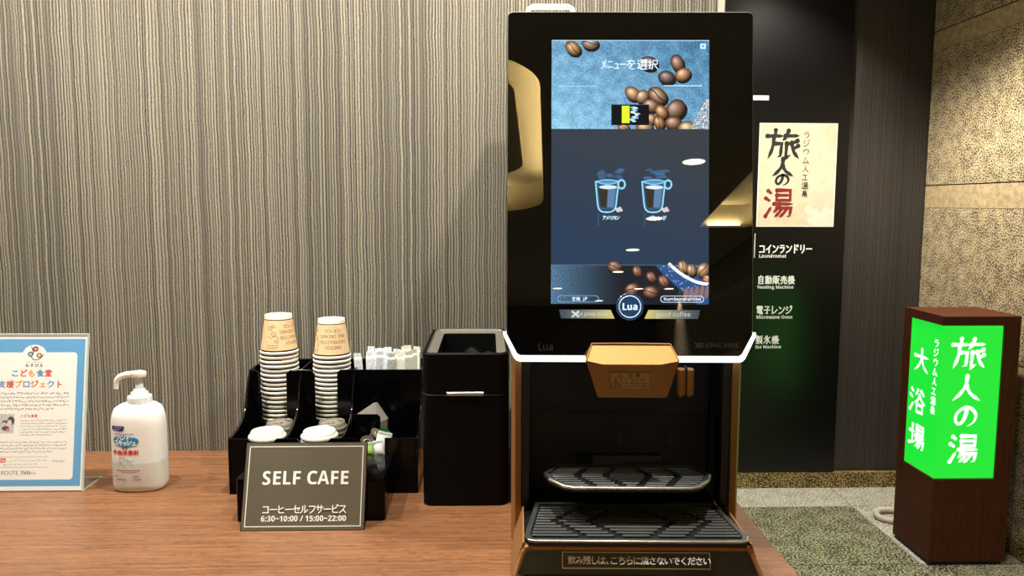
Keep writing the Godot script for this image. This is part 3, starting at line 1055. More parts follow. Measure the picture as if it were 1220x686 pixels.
func build_machine_door(t: Node3D) -> void:
	var hinge := Transform3D(Basis(Vector3.RIGHT, deg_to_rad(-LEAN)), Vector3(0, 0.298, 0))
	var st := begin()
	var outline := PackedVector2Array([Vector2(-0.165, 0.0035), Vector2(0.1655, 0.0035), Vector2(0.171, 0.007), Vector2(0.1868, 0.037), Vector2(0.1868, 0.5185), Vector2(0.1845, 0.5245), Vector2(0.1785, 0.5265), Vector2(-0.1785, 0.5265), Vector2(-0.1845, 0.5245), Vector2(-0.1868, 0.5185), Vector2(-0.1868, 0.037), Vector2(-0.171, 0.007)])
	prism(st, outline, -0.03, -0.0005, 0.0012, hinge)
	var door := obj("door", st, mats.bezel, t)
	st = begin()
	prism(st, inset(ccw(outline.duplicate()), 0.0016), -0.0006, 0.0008, 0.0, hinge)
	obj("front_glass", st, mats.gloss_black, door)
	# screen
	var screen := mat("screen_print", rgb8(4, 4, 5), 0.01, 0.0, {"emission_enabled": true, "emission_operator": BaseMaterial3D.EMISSION_OP_MULTIPLY, "emission": Color.WHITE, "emission_texture": screen_picture(), "emission_energy_multiplier": 1.2, "metallic_specular": 0.8})
	var s := put("touch_screen", sheet_mesh(0.2385, 0.400), screen, t)
	s.transform = hinge * Transform3D(Basis(), Vector3(0.0002, 0.2826, 0.0012))
	# badge and the two slanted plates
	st = begin()
	prism(st, rrect(0.0415, 0.0415, 0.0207, 10), 0.0009, 0.0022, 0.0004, hinge * Transform3D(Basis(), Vector3(0.0004, 0.0787, 0)))
	var badge := obj("badge_light", st, mat("badge_blue", rgb8(20, 44, 74), 0.2, 0.0, {"emission_enabled": true, "emission": rgb8(38, 78, 120), "emission_energy_multiplier": 0.5}), t)
	st = begin()
	var ring := []
	for i in 49:
		ring.append(hinge * Vector3(0.0004 + 0.0163 * cos(TAU * i / 48), 0.0787 + 0.0163 * sin(TAU * i / 48), 0.0024))
	tube(st, ring, [0.0005], 6)
	var glow := mat("badge_white", Color.WHITE, 0.4, 0.0, {"emission_enabled": true, "emission": rgb8(200, 230, 250), "emission_energy_multiplier": 0.8})
	obj("badge_ring", st, glow, badge)
	var lua := put("lettering", latin("Lua", 0.0102, true), glow, badge)
	lua.transform = hinge * Transform3D(Basis(), Vector3(0.0004, 0.0785, 0.0026))
	for k in 2:
		var c := Canvas.new(320, 52, rgb8(200, 190, 130))
		for x in 320:
			var q := absf(x / 320.0 - (1.0 if k == 0 else 0.0))
			c.rect(x, 0, 1, 52, rgb8(226, 214, 138).lerp(rgb8(70, 84, 100), clampf(q * 1.15 - 0.1, 0.0, 1.0)))
		if k == 0:
			c.lines([PackedVector2Array([Vector2(76, 10), Vector2(112, 42)]), PackedVector2Array([Vector2(112, 10), Vector2(76, 42)])], Vector2.ZERO, 11.0, rgb8(226, 238, 246))
			c.text(latin("DE JONG DUKE", 19.0), Vector2(196, 27), rgb8(214, 226, 232))
		else:
			c.text(latin("good coffee", 27.0, false), Vector2(166, 26), rgb8(226, 236, 240))
		var m := mat("plate_print_%d" % k, rgb8(8, 8, 8), 0.3, 0.0, {"emission_enabled": true, "emission_operator": BaseMaterial3D.EMISSION_OP_MULTIPLY, "emission": Color.WHITE, "emission_texture": c.texture(), "emission_energy_multiplier": 0.75})
		# slanted inner end
		st = begin()
		flat(st)
		var p := [Vector2(-0.1035, 0.0605), Vector2(-0.0225, 0.0605), Vector2(-0.0285, 0.0737), Vector2(-0.1065, 0.0737)]
		for i in [0, 2, 1, 0, 3, 2]:
			var q: Vector2 = p[i]
			var mirrored := Vector2(-q.x, q.y) if k == 1 else q
			st.set_uv(Vector2((mirrored.x + 0.1065) / 0.084 if k == 0 else (mirrored.x - 0.0225) / 0.084, (0.0737 - q.y) / 0.0132))
			st.add_vertex(hinge * Vector3(mirrored.x, mirrored.y, 0.0013))
		obj("plate_light", st, m, t)
	# small grey print under the screen
	var a := put("lettering", latin("Lua", 0.011, false), mats.faint_print, door)
	a.transform = hinge * Transform3D(Basis(), Vector3(-0.1265, 0.0172, 0.0012))
	var b := put("lettering", latin("DE JONG DUKE", 0.0066), mats.faint_print, door)
	b.transform = hinge * Transform3D(Basis(), Vector3(0.133, 0.0208, 0.0012))
	var x := put("emblem", ribbon([PackedVector2Array([Vector2(-0.004, -0.0035), Vector2(0.004, 0.0035)]), PackedVector2Array([Vector2(0.004, -0.0035), Vector2(-0.004, 0.0035)])], 0.0022), mats.faint_print, door)
	x.transform = hinge * Transform3D(Basis(), Vector3(0.1035, 0.0208, 0.0012))
	# white light strip along the lower edge, turning up at both ends
	for s2 in [-1.0, 1.0]:
		st = begin()
		var p := PackedVector2Array([Vector2(0.066, -0.0052), Vector2(0.1655, -0.0052), Vector2(0.1705, -0.0035), Vector2(0.1745, 0.0005), Vector2(0.1905, 0.0345), Vector2(0.1908, 0.0400), Vector2(0.1872, 0.0385), Vector2(0.1705, 0.0075), Vector2(0.168, 0.0042), Vector2(0.165, 0.0033), Vector2(0.066, 0.0033)])
		for i in p.size():
			p[i].x *= s2
		prism(st, p, -0.02, 0.0022, 0.0008, hinge)
		obj("light_strip", st, mats.strip_lamp, t)
		var l := AreaLight3D.new()
		l.name = "strip_glow"
		l.area_size = Vector2(0.1, 0.008)
		l.area_range = 4.0
		l.light_color = Color(0.93, 0.97, 1.0)
		l.light_energy = 0.01
		l.shadow_enabled = true
		t.add_child(l)
		l.transform = hinge * Transform3D(Basis(Vector3.UP, PI), Vector3(0.115 * s2, -0.001, 0.003))
	# screen glow
	var g := AreaLight3D.new()
	g.name = "screen_glow"
	g.area_size = Vector2(0.23, 0.39)
	g.area_range = 6.0
	g.light_color = Color(0.6, 0.78, 1.0)
	g.light_energy = 0.02
	g.shadow_enabled = true
	t.add_child(g)
	g.transform = hinge * Transform3D(Basis(Vector3.UP, PI), Vector3(0, 0.2826, 0.004))
	# bean hopper lid showing above the door
	st = begin()
	block(st, Vector3(-0.158, 0.80, -0.16), Vector3(-0.078, 0.826, -0.10), 0.002)
	var lid := obj("hopper_lid", st, mats.white_paint, t)
	st = begin()
	tube(st, [Vector3(-0.1555, 0.826, -0.125), Vector3(-0.1535, 0.840, -0.125), Vector3(-0.147, 0.8435, -0.125), Vector3(-0.09, 0.8435, -0.125), Vector3(-0.0835, 0.840, -0.125), Vector3(-0.0815, 0.826, -0.125)], [0.0042], 10)
	obj("lid_handle", st, mats.white_paint, lid)


func bean(c: Canvas, x: float, y: float, r: float, turn: float, base: Color, crease := true) -> void:
	c.oval(x + r * 0.18, y + r * 0.28, r * 1.02, r * 0.8, rgb8(22, 24, 30), turn)
	for k in 9:
		var f := k / 8.0
		var col := base.darkened(0.58).lerp(base.lightened(0.4), f)
		c.oval(x - r * 0.22 * f, y - r * 0.24 * f, r * (1.0 - 0.82 * f), r * (0.76 - 0.62 * f), col, turn)
	if crease:
		var p := PackedVector2Array()
		for i in 9:
			var u := i / 8.0 * 2.0 - 1.0
			p.append(Vector2(x, y) + Vector2(u * r * 0.92, sin(u * 2.6) * r * 0.12).rotated(turn))
		c.line(p, maxf(2.0, r * 0.1), base.darkened(0.78))


func screen_picture() -> ImageTexture:
	var w := 560
	var h := 939
	var c := Canvas.new(w, h, rgb8(52, 62, 76))
	var r := RandomNumberGenerator.new()
	r.seed = 77
	var top := 317
	var low := 800
	# upper picture: blue plaster with beans
	var n1 := noise_bytes(w, top, 0.02, 50, FastNoiseLite.TYPE_SIMPLEX_SMOOTH, 3)
	var n2 := noise_bytes(w, top, 0.16, 51)
	for y in top:
		for x in w:
			var v := (n1[y * w + x] - 128) / 128.0
			var q := (n2[y * w + x] - 128) / 128.0
			var k := clampf(0.55 + 0.2 * v + 0.28 * q + 0.26 * (y / float(top) - 0.5) - 0.34 * (x / float(w) - 0.45), 0.0, 1.0)
			c.im.set_pixel(x, y, rgb8(50, 92, 130).lerp(rgb8(150, 202, 226), k))
	var tan_ := rgb8(222, 152, 88)
	var brown := rgb8(156, 102, 70)
	for b in [[75, 28, 30, 0.7, tan_, true], [136, 10, 30, 0.1, rgb8(200, 150, 120), true], [345, 82, 32, 0.1, rgb8(120, 92, 88), false], [446, 80, 30, 1.3, brown, false], [408, 132, 30, 0.1, rgb8(110, 82, 72), false], [466, 122, 29, -0.5, tan_, false],
			[288, 190, 30, 0.6, tan_, false], [322, 200, 26, -0.8, rgb8(216, 160, 108), false], [376, 196, 36, 0.6, rgb8(188, 128, 82), true], [352, 232, 30, 0.2, rgb8(180, 120, 80), false], [440, 246, 40, -0.8, rgb8(150, 98, 66), false],
			[390, 254, 27, 0.9, rgb8(214, 138, 66), false], [352, 280, 24, 0.1, tan_, false], [382, 292, 25, 1.2, rgb8(206, 132, 70), true], [432, 294, 30, -0.1, rgb8(168, 112, 72), false], [330, 310, 30, -0.1, rgb8(216, 158, 96), false], [256, 310, 22, 0.3, tan_, true], [482, 314, 34, 0.0, rgb8(220, 172, 116), false]]:
		bean(c, b[0], b[1], b[2], b[3], b[4], b[5])
	for k in 420:   # a corner of sackcloth
		var p := Vector2(r.randf_range(500, 562), r.randf_range(212, 318))
		if p.x - 500 > (318 - p.y) * 0.55 - 8:
			c.oval(p.x, p.y, 3.2, 2.2, rgb8(226, 230, 232).darkened(r.randf() * 0.35))
			c.oval(p.x + 3, p.y + 2, 2.0, 1.4, rgb8(92, 98, 110))
	# middle: slate blue, cooler and deeper towards the lower edge
	for y in range(top, low):
		var f := float(y - top) / (low - top)
		for x in w:
			var g := x / float(w)
			c.im.set_pixel(x, y, rgb8(52, 57, 64).lerp(rgb8(36, 54, 78), clampf(f * 0.95 + 0.2 - g * 0.35, 0.0, 1.0)))
	# lower picture: dark slate, beans, a glass bowl
	var n3 := noise_bytes(w, h - low, 0.2, 52)
	for y in range(low, h):
		for x in w:
			var q: float = n3[(y - low) * w + x] / 255.0
			var side := clampf(1.0 - x / 250.0, 0.0, 1.0)
			c.im.set_pixel(x, y, rgb8(22, 28, 36).lerp(rgb8(104, 150, 190), side * (0.25 + 0.8 * q)))
	c.poly(PackedVector2Array([Vector2(370, low), Vector2(560, low), Vector2(560, h), Vector2(520, h), Vector2(450, 880), Vector2(400, 836)]), rgb8(44, 74, 122))
	for k in 70:
		var p := Vector2(r.randf_range(390, 520), r.randf_range(low, h - 20))
		if p.y < low + (p.x - 360) * 0.8:
			c.oval(p.x, p.y, 2.0, 2.0, rgb8(140, 176, 216))
	for b in [[226, 806, 28, 0.2], [306, 822, 22, 1.2], [356, 842, 22, 0.9], [400, 856, 24, 0.9], [288, 886, 28, -0.4], [354, 896, 29, 0.1]]:
		bean(c, b[0], b[1], b[2], b[3], rgb8(150, 84, 52))
	for b in [[468, 806, 24, 1.2], [498, 816, 22, 1.3], [540, 816, 28, -1.0], [556, 850, 20, 0.3]]:
		bean(c, b[0], b[1], b[2], b[3], rgb8(222, 160, 96))
	c.line(rounded(PackedVector2Array([Vector2(420, low - 4), Vector2(452, 824), Vector2(490, 848), Vector2(524, 862), Vector2(562, 868)])), 11.0, rgb8(232, 238, 244))
	for k in 5:
		c.oval(478 + k * 19, 905 - k * 3, 8, 26, rgb8(126, 100, 100), 0.2)
	c.rect(0, low, w, 2, rgb8(90, 104, 120))
	# writing and controls
	var white := rgb8(222, 240, 248)
	c.lines(jp("メニュー", 36, 0.62, false, 0.62), Vector2(175, 68), 3.2, white)
	c.lines(jp("を選択", 38, 1.02), Vector2(264, 68), 3.4, white)
	c.rect(26, 164, 136, 2, rgb8(176, 220, 240))
	c.rect(398, 161, 138, 3, rgb8(200, 228, 240))
	c.rect(528, 12, 20, 19, rgb8(206, 226, 236))
	c.rect(533, 17, 10, 9, rgb8(110, 160, 200))
	c.rect(213, 229, 134, 74, rgb8(12, 16, 22))
	c.rect(213, 229, 134, 2, rgb8(70, 90, 110))
	c.rect(250, 234, 28, 62, rgb8(206, 222, 44))
	for k in 14:
		c.oval(286 + r.randf() * 24, 240 + k * 3.8, 5 + r.randf() * 9, 2.6, rgb8(146, 190, 226).lerp(rgb8(230, 244, 252), r.randf()))
	for k in 2:
		var ox := 204.0 + k * 165.0
		var oy := 470.0
		# steam, glass, handle
		for q in 12:
			c.oval(ox + r.randf_range(-34, 46), oy + r.randf_range(-10, 26), r.randf_range(8, 20), r.randf_range(3, 6), rgb8(56, 76, 100).lerp(rgb8(64, 104, 146), r.randf()))
		var glass := rgb8(132, 204, 238)
		c.poly(PackedVector2Array([Vector2(ox - 47, oy + 36), Vector2(ox + 35, oy + 36), Vector2(ox + 24, oy + 134), Vector2(ox - 34, oy + 134)]), rgb8(52, 78, 104))
		c.poly(PackedVector2Array([Vector2(ox - 37, oy + 58), Vector2(ox - 4, oy + 58), Vector2(ox - 8, oy + 126), Vector2(ox - 28, oy + 126)]), rgb8(48, 44, 38))
		c.poly(PackedVector2Array([Vector2(ox - 2, oy + 58), Vector2(ox + 26, oy + 58), Vector2(ox + 18, oy + 126), Vector2(ox - 5, oy + 126)]), rgb8(88, 116, 150))
		c.oval(ox - 2, oy + 54, 32, 7, rgb8(200, 214, 226))
		c.oval(ox - 4, oy + 36, 40, 7, rgb8(80, 130, 170))
		c.line(rounded(PackedVector2Array([Vector2(ox - 46, oy + 34), Vector2(ox - 42, oy + 80), Vector2(ox - 34, oy + 132), Vector2(ox - 6, oy + 143), Vector2(ox + 22, oy + 132), Vector2(ox + 30, oy + 84), Vector2(ox + 36, oy + 34)])), 5.5, glass)
		c.line(rounded(PackedVector2Array([Vector2(ox - 46, oy + 34), Vector2(ox - 6, oy + 44), Vector2(ox + 36, oy + 34), Vector2(ox - 6, oy + 27), Vector2(ox - 46, oy + 34)])), 3.0, glass)
		for q in 16:
			var a := TAU * q / 16.0
			c.oval(ox + 46 + cos(a) * 12, oy + 44 + sin(a) * 15, 3.6, 3.6, glass)
		for q in [[-2.0, 0.0], [10.0, -3.0], [4.0, 6.0], [14.0, 4.0]]:
			c.oval(ox + 30 + q[0], oy + 132 + q[1], 6.5, 5.0, rgb8(196, 186, 190))
		c.lines(jp("アメリカン" if k == 0 else "ブレンド", 15 if k == 0 else 17, 0.8 if k == 0 else 0.95, false, 0.9), Vector2(ox - 22, oy + 155), 2.4, rgb8(206, 232, 246))
		c.line(PackedVector2Array([Vector2(ox - 36, oy + 146), Vector2(ox - 36, oy + 190)]), 2.0, rgb8(78, 100, 126))
	# buttons of the lower edge
	for b in [[24, 170, rgb8(120, 160, 192)], [390, 542, rgb8(214, 230, 246)]]:
		var p := PackedVector2Array()
		for q in rrect(b[1] - b[0], 22, 11, 6):
			p.append(q + Vector2((b[0] + b[1]) / 2.0, 921))
		p.append(p[0])
		c.line(p, 2.4, b[2])
	c.text(latin("Numberselection", 11.5), Vector2(466, 921), rgb8(226, 236, 250))
	c.lines(jp("言語", 15, 1.05), Vector2(74, 914), 1.8, rgb8(206, 232, 246))
	c.text(latin("JP", 12.0), Vector2(122, 921), rgb8(206, 232, 246))
	c.rect(0, 0, w, 3, rgb8(168, 206, 230))
	return c.texture()


func build_machine_base(t: Node3D) -> void:
	# base with a front that flares sideways and tucks in towards the counter
	var st := begin()
	var tz := 0.112
	var bz := 0.124
	var f := [Vector3(-0.158, 0.050, tz), Vector3(0.158, 0.050, tz), Vector3(0.171, 0.016, bz), Vector3(-0.171, 0.016, bz)]
	var bk := [Vector3(-0.158, 0.050, -0.02), Vector3(0.158, 0.050, -0.02), Vector3(0.171, 0.016, -0.02), Vector3(-0.171, 0.016, -0.02)]
	solid(st, [[f[3], f[2], f[1], f[0]], [f[0], f[1], bk[1], bk[0]], [f[2], f[3], bk[3], bk[2]], [f[1], f[2], bk[2], bk[1]], [f[3], f[0], bk[0], bk[3]], [bk[0], bk[1], bk[2], bk[3]]])
	var base := obj("base", st, mats.satin_black, t)
	st = begin()
	block(st, Vector3(-0.155, 0.0, -0.40), Vector3(0.155, 0.0165, 0.095))
	obj("foot_plate", st, mats.matt_black, base)
	# copper edging: along the top and down both slants, and the cheeks running forward along the sides
	st = begin()
	block(st, Vector3(-0.152, 0.0475, tz - 0.012), Vector3(0.152, 0.0535, tz + 0.0035), 0.0008)
	obj("copper_edging", st, mats.copper, base)
	for s in [-1.0, 1.0]:
		st = begin()
		var rings := []
		for a in [[0.152, 0.0535, tz + 0.0035], [0.1575, 0.0525, tz + 0.0035], [0.1625, 0.046, tz + 0.004], [0.1745, 0.017, bz + 0.004], [0.1755, 0.0125, bz + 0.004]]:
			var c := Vector3(a[0] * s, a[1], a[2])
			var ring := [c, c + Vector3(-0.0055 * s, -0.003, 0), c + Vector3(-0.0055 * s, -0.003, -0.014), c + Vector3(0, 0, -0.014)]
			if s > 0:
				ring.reverse()
			rings.append(ring)
		loft(st, rings, true)
		obj("copper_edging", st, mats.copper, base)
		st = begin()
		prism(st, PackedVector2Array([Vector2(0.1585 * s, 0.058), Vector2(0.1605 * s, 0.058), Vector2(0.1745 * s, 0.015), Vector2(0.1585 * s, 0.015)]), -0.034, tz + 0.001, 0.0008)
		obj("copper_flank", st, mats.copper, base)
	# drip tray: shell and slats
	var low_shell := PackedVector2Array([Vector2(-0.1575, 0.100), Vector2(-0.153, 0.116), Vector2(-0.145, 0.1195), Vector2(0.145, 0.1195), Vector2(0.153, 0.116), Vector2(0.1575, 0.100), Vector2(0.146, 0.02), Vector2(0.140, -0.022), Vector2(-0.140, -0.022), Vector2(-0.146, 0.02)])
	var tray := tray_thing(t, "drip_tray", low_shell, 0.0545, 0.064, [[0.062, 0.72], [0.113, 0.72]], 0.048, 11, -0.008, 0.104)
	tray.position.z = 0.0
	var up_shell := PackedVector2Array()
	for q in [Vector2(-0.128, -0.004), Vector2(-0.120, 0.022), Vector2(-0.100, 0.050), Vector2(-0.085, 0.058), Vector2(0.085, 0.058), Vector2(0.100, 0.050), Vector2(0.120, 0.022), Vector2(0.128, -0.004), Vector2(0.105, -0.045), Vector2(-0.105, -0.045)]:
		up_shell.append(q)
	var shelf := tray_thing(t, "cup_shelf", up_shell, 0.110, 0.118, [[0.034, 0.5], [0.078, 0.5]], 0.004, 9, -0.034, 0.050)
	for lip in [[shelf, up_shell, 1, 7, 0.1165, 0.0024], [tray, low_shell, 1, 5, 0.0628, 0.0016]]:
		st = begin()
		var path := []
		for k in range(lip[2], lip[3] + 1):
			path.append(Vector3(lip[1][k].x, lip[4], lip[1][k].y))
		tube(st, path, [lip[5]], 10)
		obj("front_lip", st, mats.steel, lip[0])
	st = begin()
	block(st, Vector3(-0.07, 0.100, -0.116), Vector3(0.07, 0.114, -0.044), 0.001)
	obj("shelf_bracket", st, mats.satin_black, shelf)
	# notice label on the base front
	var lean := atan2(tz - bz, 0.034)
	var on_base := Transform3D(Basis(Vector3.RIGHT, lean), Vector3(-0.002, 0.0345, bz + (tz - bz) * (0.0345 - 0.016) / 0.034))
	st = begin()
	prism(st, rrect(0.207, 0.0225, 0.0008), 0.0006, 0.0022, 0.0, on_base)
	var label := obj("notice_label", st, mats.cream, t)
	st = begin()
	prism(st, rrect(0.2046, 0.0201, 0.0004), 0.0020, 0.0024, 0.0, on_base)
	obj("label_field", st, mat("label_brown", rgb8(52, 44, 36), 0.5), label)
	var words := put("lettering", ribbon(jp("飲み残しは、", 0.0112, 0.93) + shifted(jp("こちらに流さないでください", 0.0112, 0.96), 0.0585), 0.00125), mats.letter_white, label)
	words.transform = on_base * Transform3D(Basis(), Vector3(-0.0955, 0.0058, 0.0028))


func shifted(lines: Array, dx: float) -> Array:
	var out := []
	for l: PackedVector2Array in lines:
		var q := PackedVector2Array()
		for p in l:
			q.append(p + Vector2(dx, 0))
		out.append(q)
	return out


# a tray outline in x, z with a rim, a floor and slats cut by chevron channels
func tray_thing(t: Node3D, called: String, shell: PackedVector2Array, y0: float, y1: float, chevrons: Array, mid_z: float, rows: int, z_from: float, z_to: float) -> MeshInstance3D:
	var up := Transform3D(Basis(Vector3.RIGHT, Vector3.FORWARD, Vector3.UP), Vector3.ZERO)
	var p := PackedVector2Array()
	for q in shell:
		p.append(Vector2(q.x, -q.y))
	p = ccw(p)
	var inner := inset(p, 0.007)
	var st := begin()
	var n := p.size()
	prism(st, p, y0, y1 - 0.004, 0.0008, up)
	var body := obj(called, st, mats.tray_black, t)
	st = begin()
	for i in n:
		var j := (i + 1) % n
		var a := p[i]
		var b := p[j]
		var c := inner[j]
		var d := inner[i]
		var q := func(v: Vector2, y: float) -> Vector3: return Vector3(v.x, y, -v.y)
		flat(st)
		quad(st, q.call(a, y1), q.call(b, y1), q.call(c, y1), q.call(d, y1))
		quad(st, q.call(a, y1 - 0.004), q.call(b, y1 - 0.004), q.call(b, y1), q.call(a, y1))
		quad(st, q.call(d, y1), q.call(c, y1), q.call(c, y1 - 0.004), q.call(d, y1 - 0.004))
	obj("tray_rim", st, mats.slat_black, body)
	for r in rows:
		var z := lerpf(z_from, z_to, (r + 0.5) / rows)
		var xs := []
		for i in n:
			var a := inner[i]
			var b := inner[(i + 1) % n]
			if (a.y <= -z) != (b.y <= -z):
				xs.append(a.x + (-z - a.y) / (b.y - a.y) * (b.x - a.x))
		xs.sort()
		if xs.size() < 2:
			continue
		var cuts := [xs[0] + 0.002]
		for k in [1, 0]:
			var e: float = chevrons[k][0] - chevrons[k][1] * absf(z - mid_z)
			cuts.append_array([-e - 0.006, -e + 0.006])
		for k in [0, 1]:
			var e: float = chevrons[k][0] - chevrons[k][1] * absf(z - mid_z)
			cuts.append_array([e - 0.006, e + 0.006])
		cuts.append(xs[1] - 0.002)
		for k in range(0, cuts.size(), 2):
			var a := maxf(cuts[k], cuts[0])
			var b := minf(cuts[k + 1], cuts[cuts.size() - 1])
			if b - a < 0.006:
				continue
			st = begin()
			var half := (z_to - z_from) / rows * 0.27
			block(st, Vector3(a, y1 - 0.005, z - half), Vector3(b, y1 - 0.0002, z + half), 0.0009)
			obj("slat", st, mats.slat_black, body)
	return body


func build_machine_spouts(t: Node3D) -> void:
	# faceted copper cover over the coffee outlet
	var tl := Vector3(-0.057, 0.3200, 0.0005)
	var tr := Vector3(0.061, 0.3200, 0.0005)
	var el := Vector3(-0.0675, 0.2996, 0.0250)
	var er := Vector3(0.0705, 0.2996, 0.0250)
	var ml := Vector3(-0.0435, 0.2952, 0.0303)
	var mr := Vector3(0.0425, 0.2952, 0.0303)
	var bl := Vector3(-0.0490, 0.2435, 0.0170)
	var br := Vector3(0.0555, 0.2435, 0.0170)
	var cl := Vector3(-0.0470, 0.2408, 0.0130)
	var cr := Vector3(0.0535, 0.2408, 0.0130)
	var kl := Vector3(-0.047, 0.2408, -0.03)
	var kr := Vector3(0.0535, 0.2408, -0.03)
	var ul := Vector3(-0.057, 0.3200, -0.03)
	var ur := Vector3(0.061, 0.3200, -0.03)
	var st := begin()
	solid(st, [[tl, el, ml, mr, er, tr], [el, bl, ml], [ml, bl, br, mr], [mr, br, er], [bl, cl, cr, br], [cl, kl, kr, cr], [el, tl, ul, kl, cl, bl], [tr, er, br, cr, kr, ur], [ul, tl, tr, ur], [kl, ul, ur, kr]])
	var cover := obj("outlet_cover", st, mats.copper, t)
	# polished upper edge
	st = begin()
	tube(st, [el + Vector3(0, 0.0005, 0.001), tl + Vector3(0, 0.0008, 0.001), Vector3(0.002, 0.3215, 0.0015), tr + Vector3(0, 0.0008, 0.001), er + Vector3(0, 0.0005, 0.001)], [0.0011], 8)
	obj("cover_edge", st, mats.copper, cover)
	# foil warning label on the cover's front
	var c := Canvas.new(400, 190, rgb8(150, 116, 72))
	var ink := rgb8(44, 32, 20)
	var r := RandomNumberGenerator.new()
	r.seed = 3
	for k in 1500:
		c.oval(r.randf() * 400, r.randf() * 190, r.randf_range(1, 4), r.randf_range(1, 3), rgb8(150, 116, 72).lerp(rgb8(206, 176, 124), r.randf()))
	for l in [[0, 0, 400, 3], [0, 187, 400, 3], [0, 0, 3, 190], [397, 0, 3, 190], [0, 66, 400, 3], [108, 66, 3, 124]]:
		c.rect(l[0], l[1], l[2], l[3], ink)
	for w in [[96.0, 34.0, 26.0], [56.0, 130.0, 48.0]]:
		c.line(PackedVector2Array([Vector2(w[0], w[1] - w[2]), Vector2(w[0] + w[2], w[1] + w[2] * 0.8), Vector2(w[0] - w[2], w[1] + w[2] * 0.8), Vector2(w[0], w[1] - w[2])]), w[2] * 0.16, ink)
		c.line(PackedVector2Array([Vector2(w[0], w[1] - w[2] * 0.3), Vector2(w[0], w[1] + w[2] * 0.55)]), w[2] * 0.22, ink)
	c.lines(jp("注意", 46, 1.7), Vector2(172, 10), 5.0, ink)
	for row in 3:
		for k in 9:
			if r.randf() < 0.85:
				c.rect(130 + k * 27, 84 + row * 34, r.randf_range(10, 22), r.randf_range(6, 16), ink)
	var foil := mat("foil_print", Color.WHITE, 0.28, 0.55, {"albedo_texture": c.texture()})
	var s := put("warning_label", sheet_mesh(0.060, 0.0275), foil, cover)
	var nrm := (br - bl).cross(ml - bl).normalized()
	var upv := nrm.cross(Vector3.RIGHT).normalized()
	s.transform = Transform3D(Basis(Vector3.RIGHT, upv, nrm), Vector3(-0.0015, 0.2695, 0.017 + 0.0133 * (0.2695 - 0.2435) / 0.0517) + nrm * 0.0008)
	# twin water spout to the right of it
	for k in 2:
		var x := 0.0805 + k * 0.0125
		st = begin()
		prism(st, rrect(0.0112, 0.018, 0.004, 4), -0.02, 0.02, 0.001, Transform3D(Basis(Vector3.RIGHT, Vector3.FORWARD, Vector3.UP), Vector3(x, 0.262, -0.006)))
		var sp := obj("water_spout", st, mats.copper, t)
		st = begin()
		lathe(st, [Vector2(0.0, -0.004), Vector2(0.0028, -0.004), Vector2(0.0032, 0.0)], 12, Vector3(x, 0.2425, -0.006))
		obj("nozzle", st, mats.copper, sp)
	st = begin()
	block(st, Vector3(0.0858, 0.243, -0.014), Vector3(0.0877, 0.285, 0.001))
	obj("spout_gap", st, mats.matt_black, t)


# ---------------------------------------------------------------- waste bin

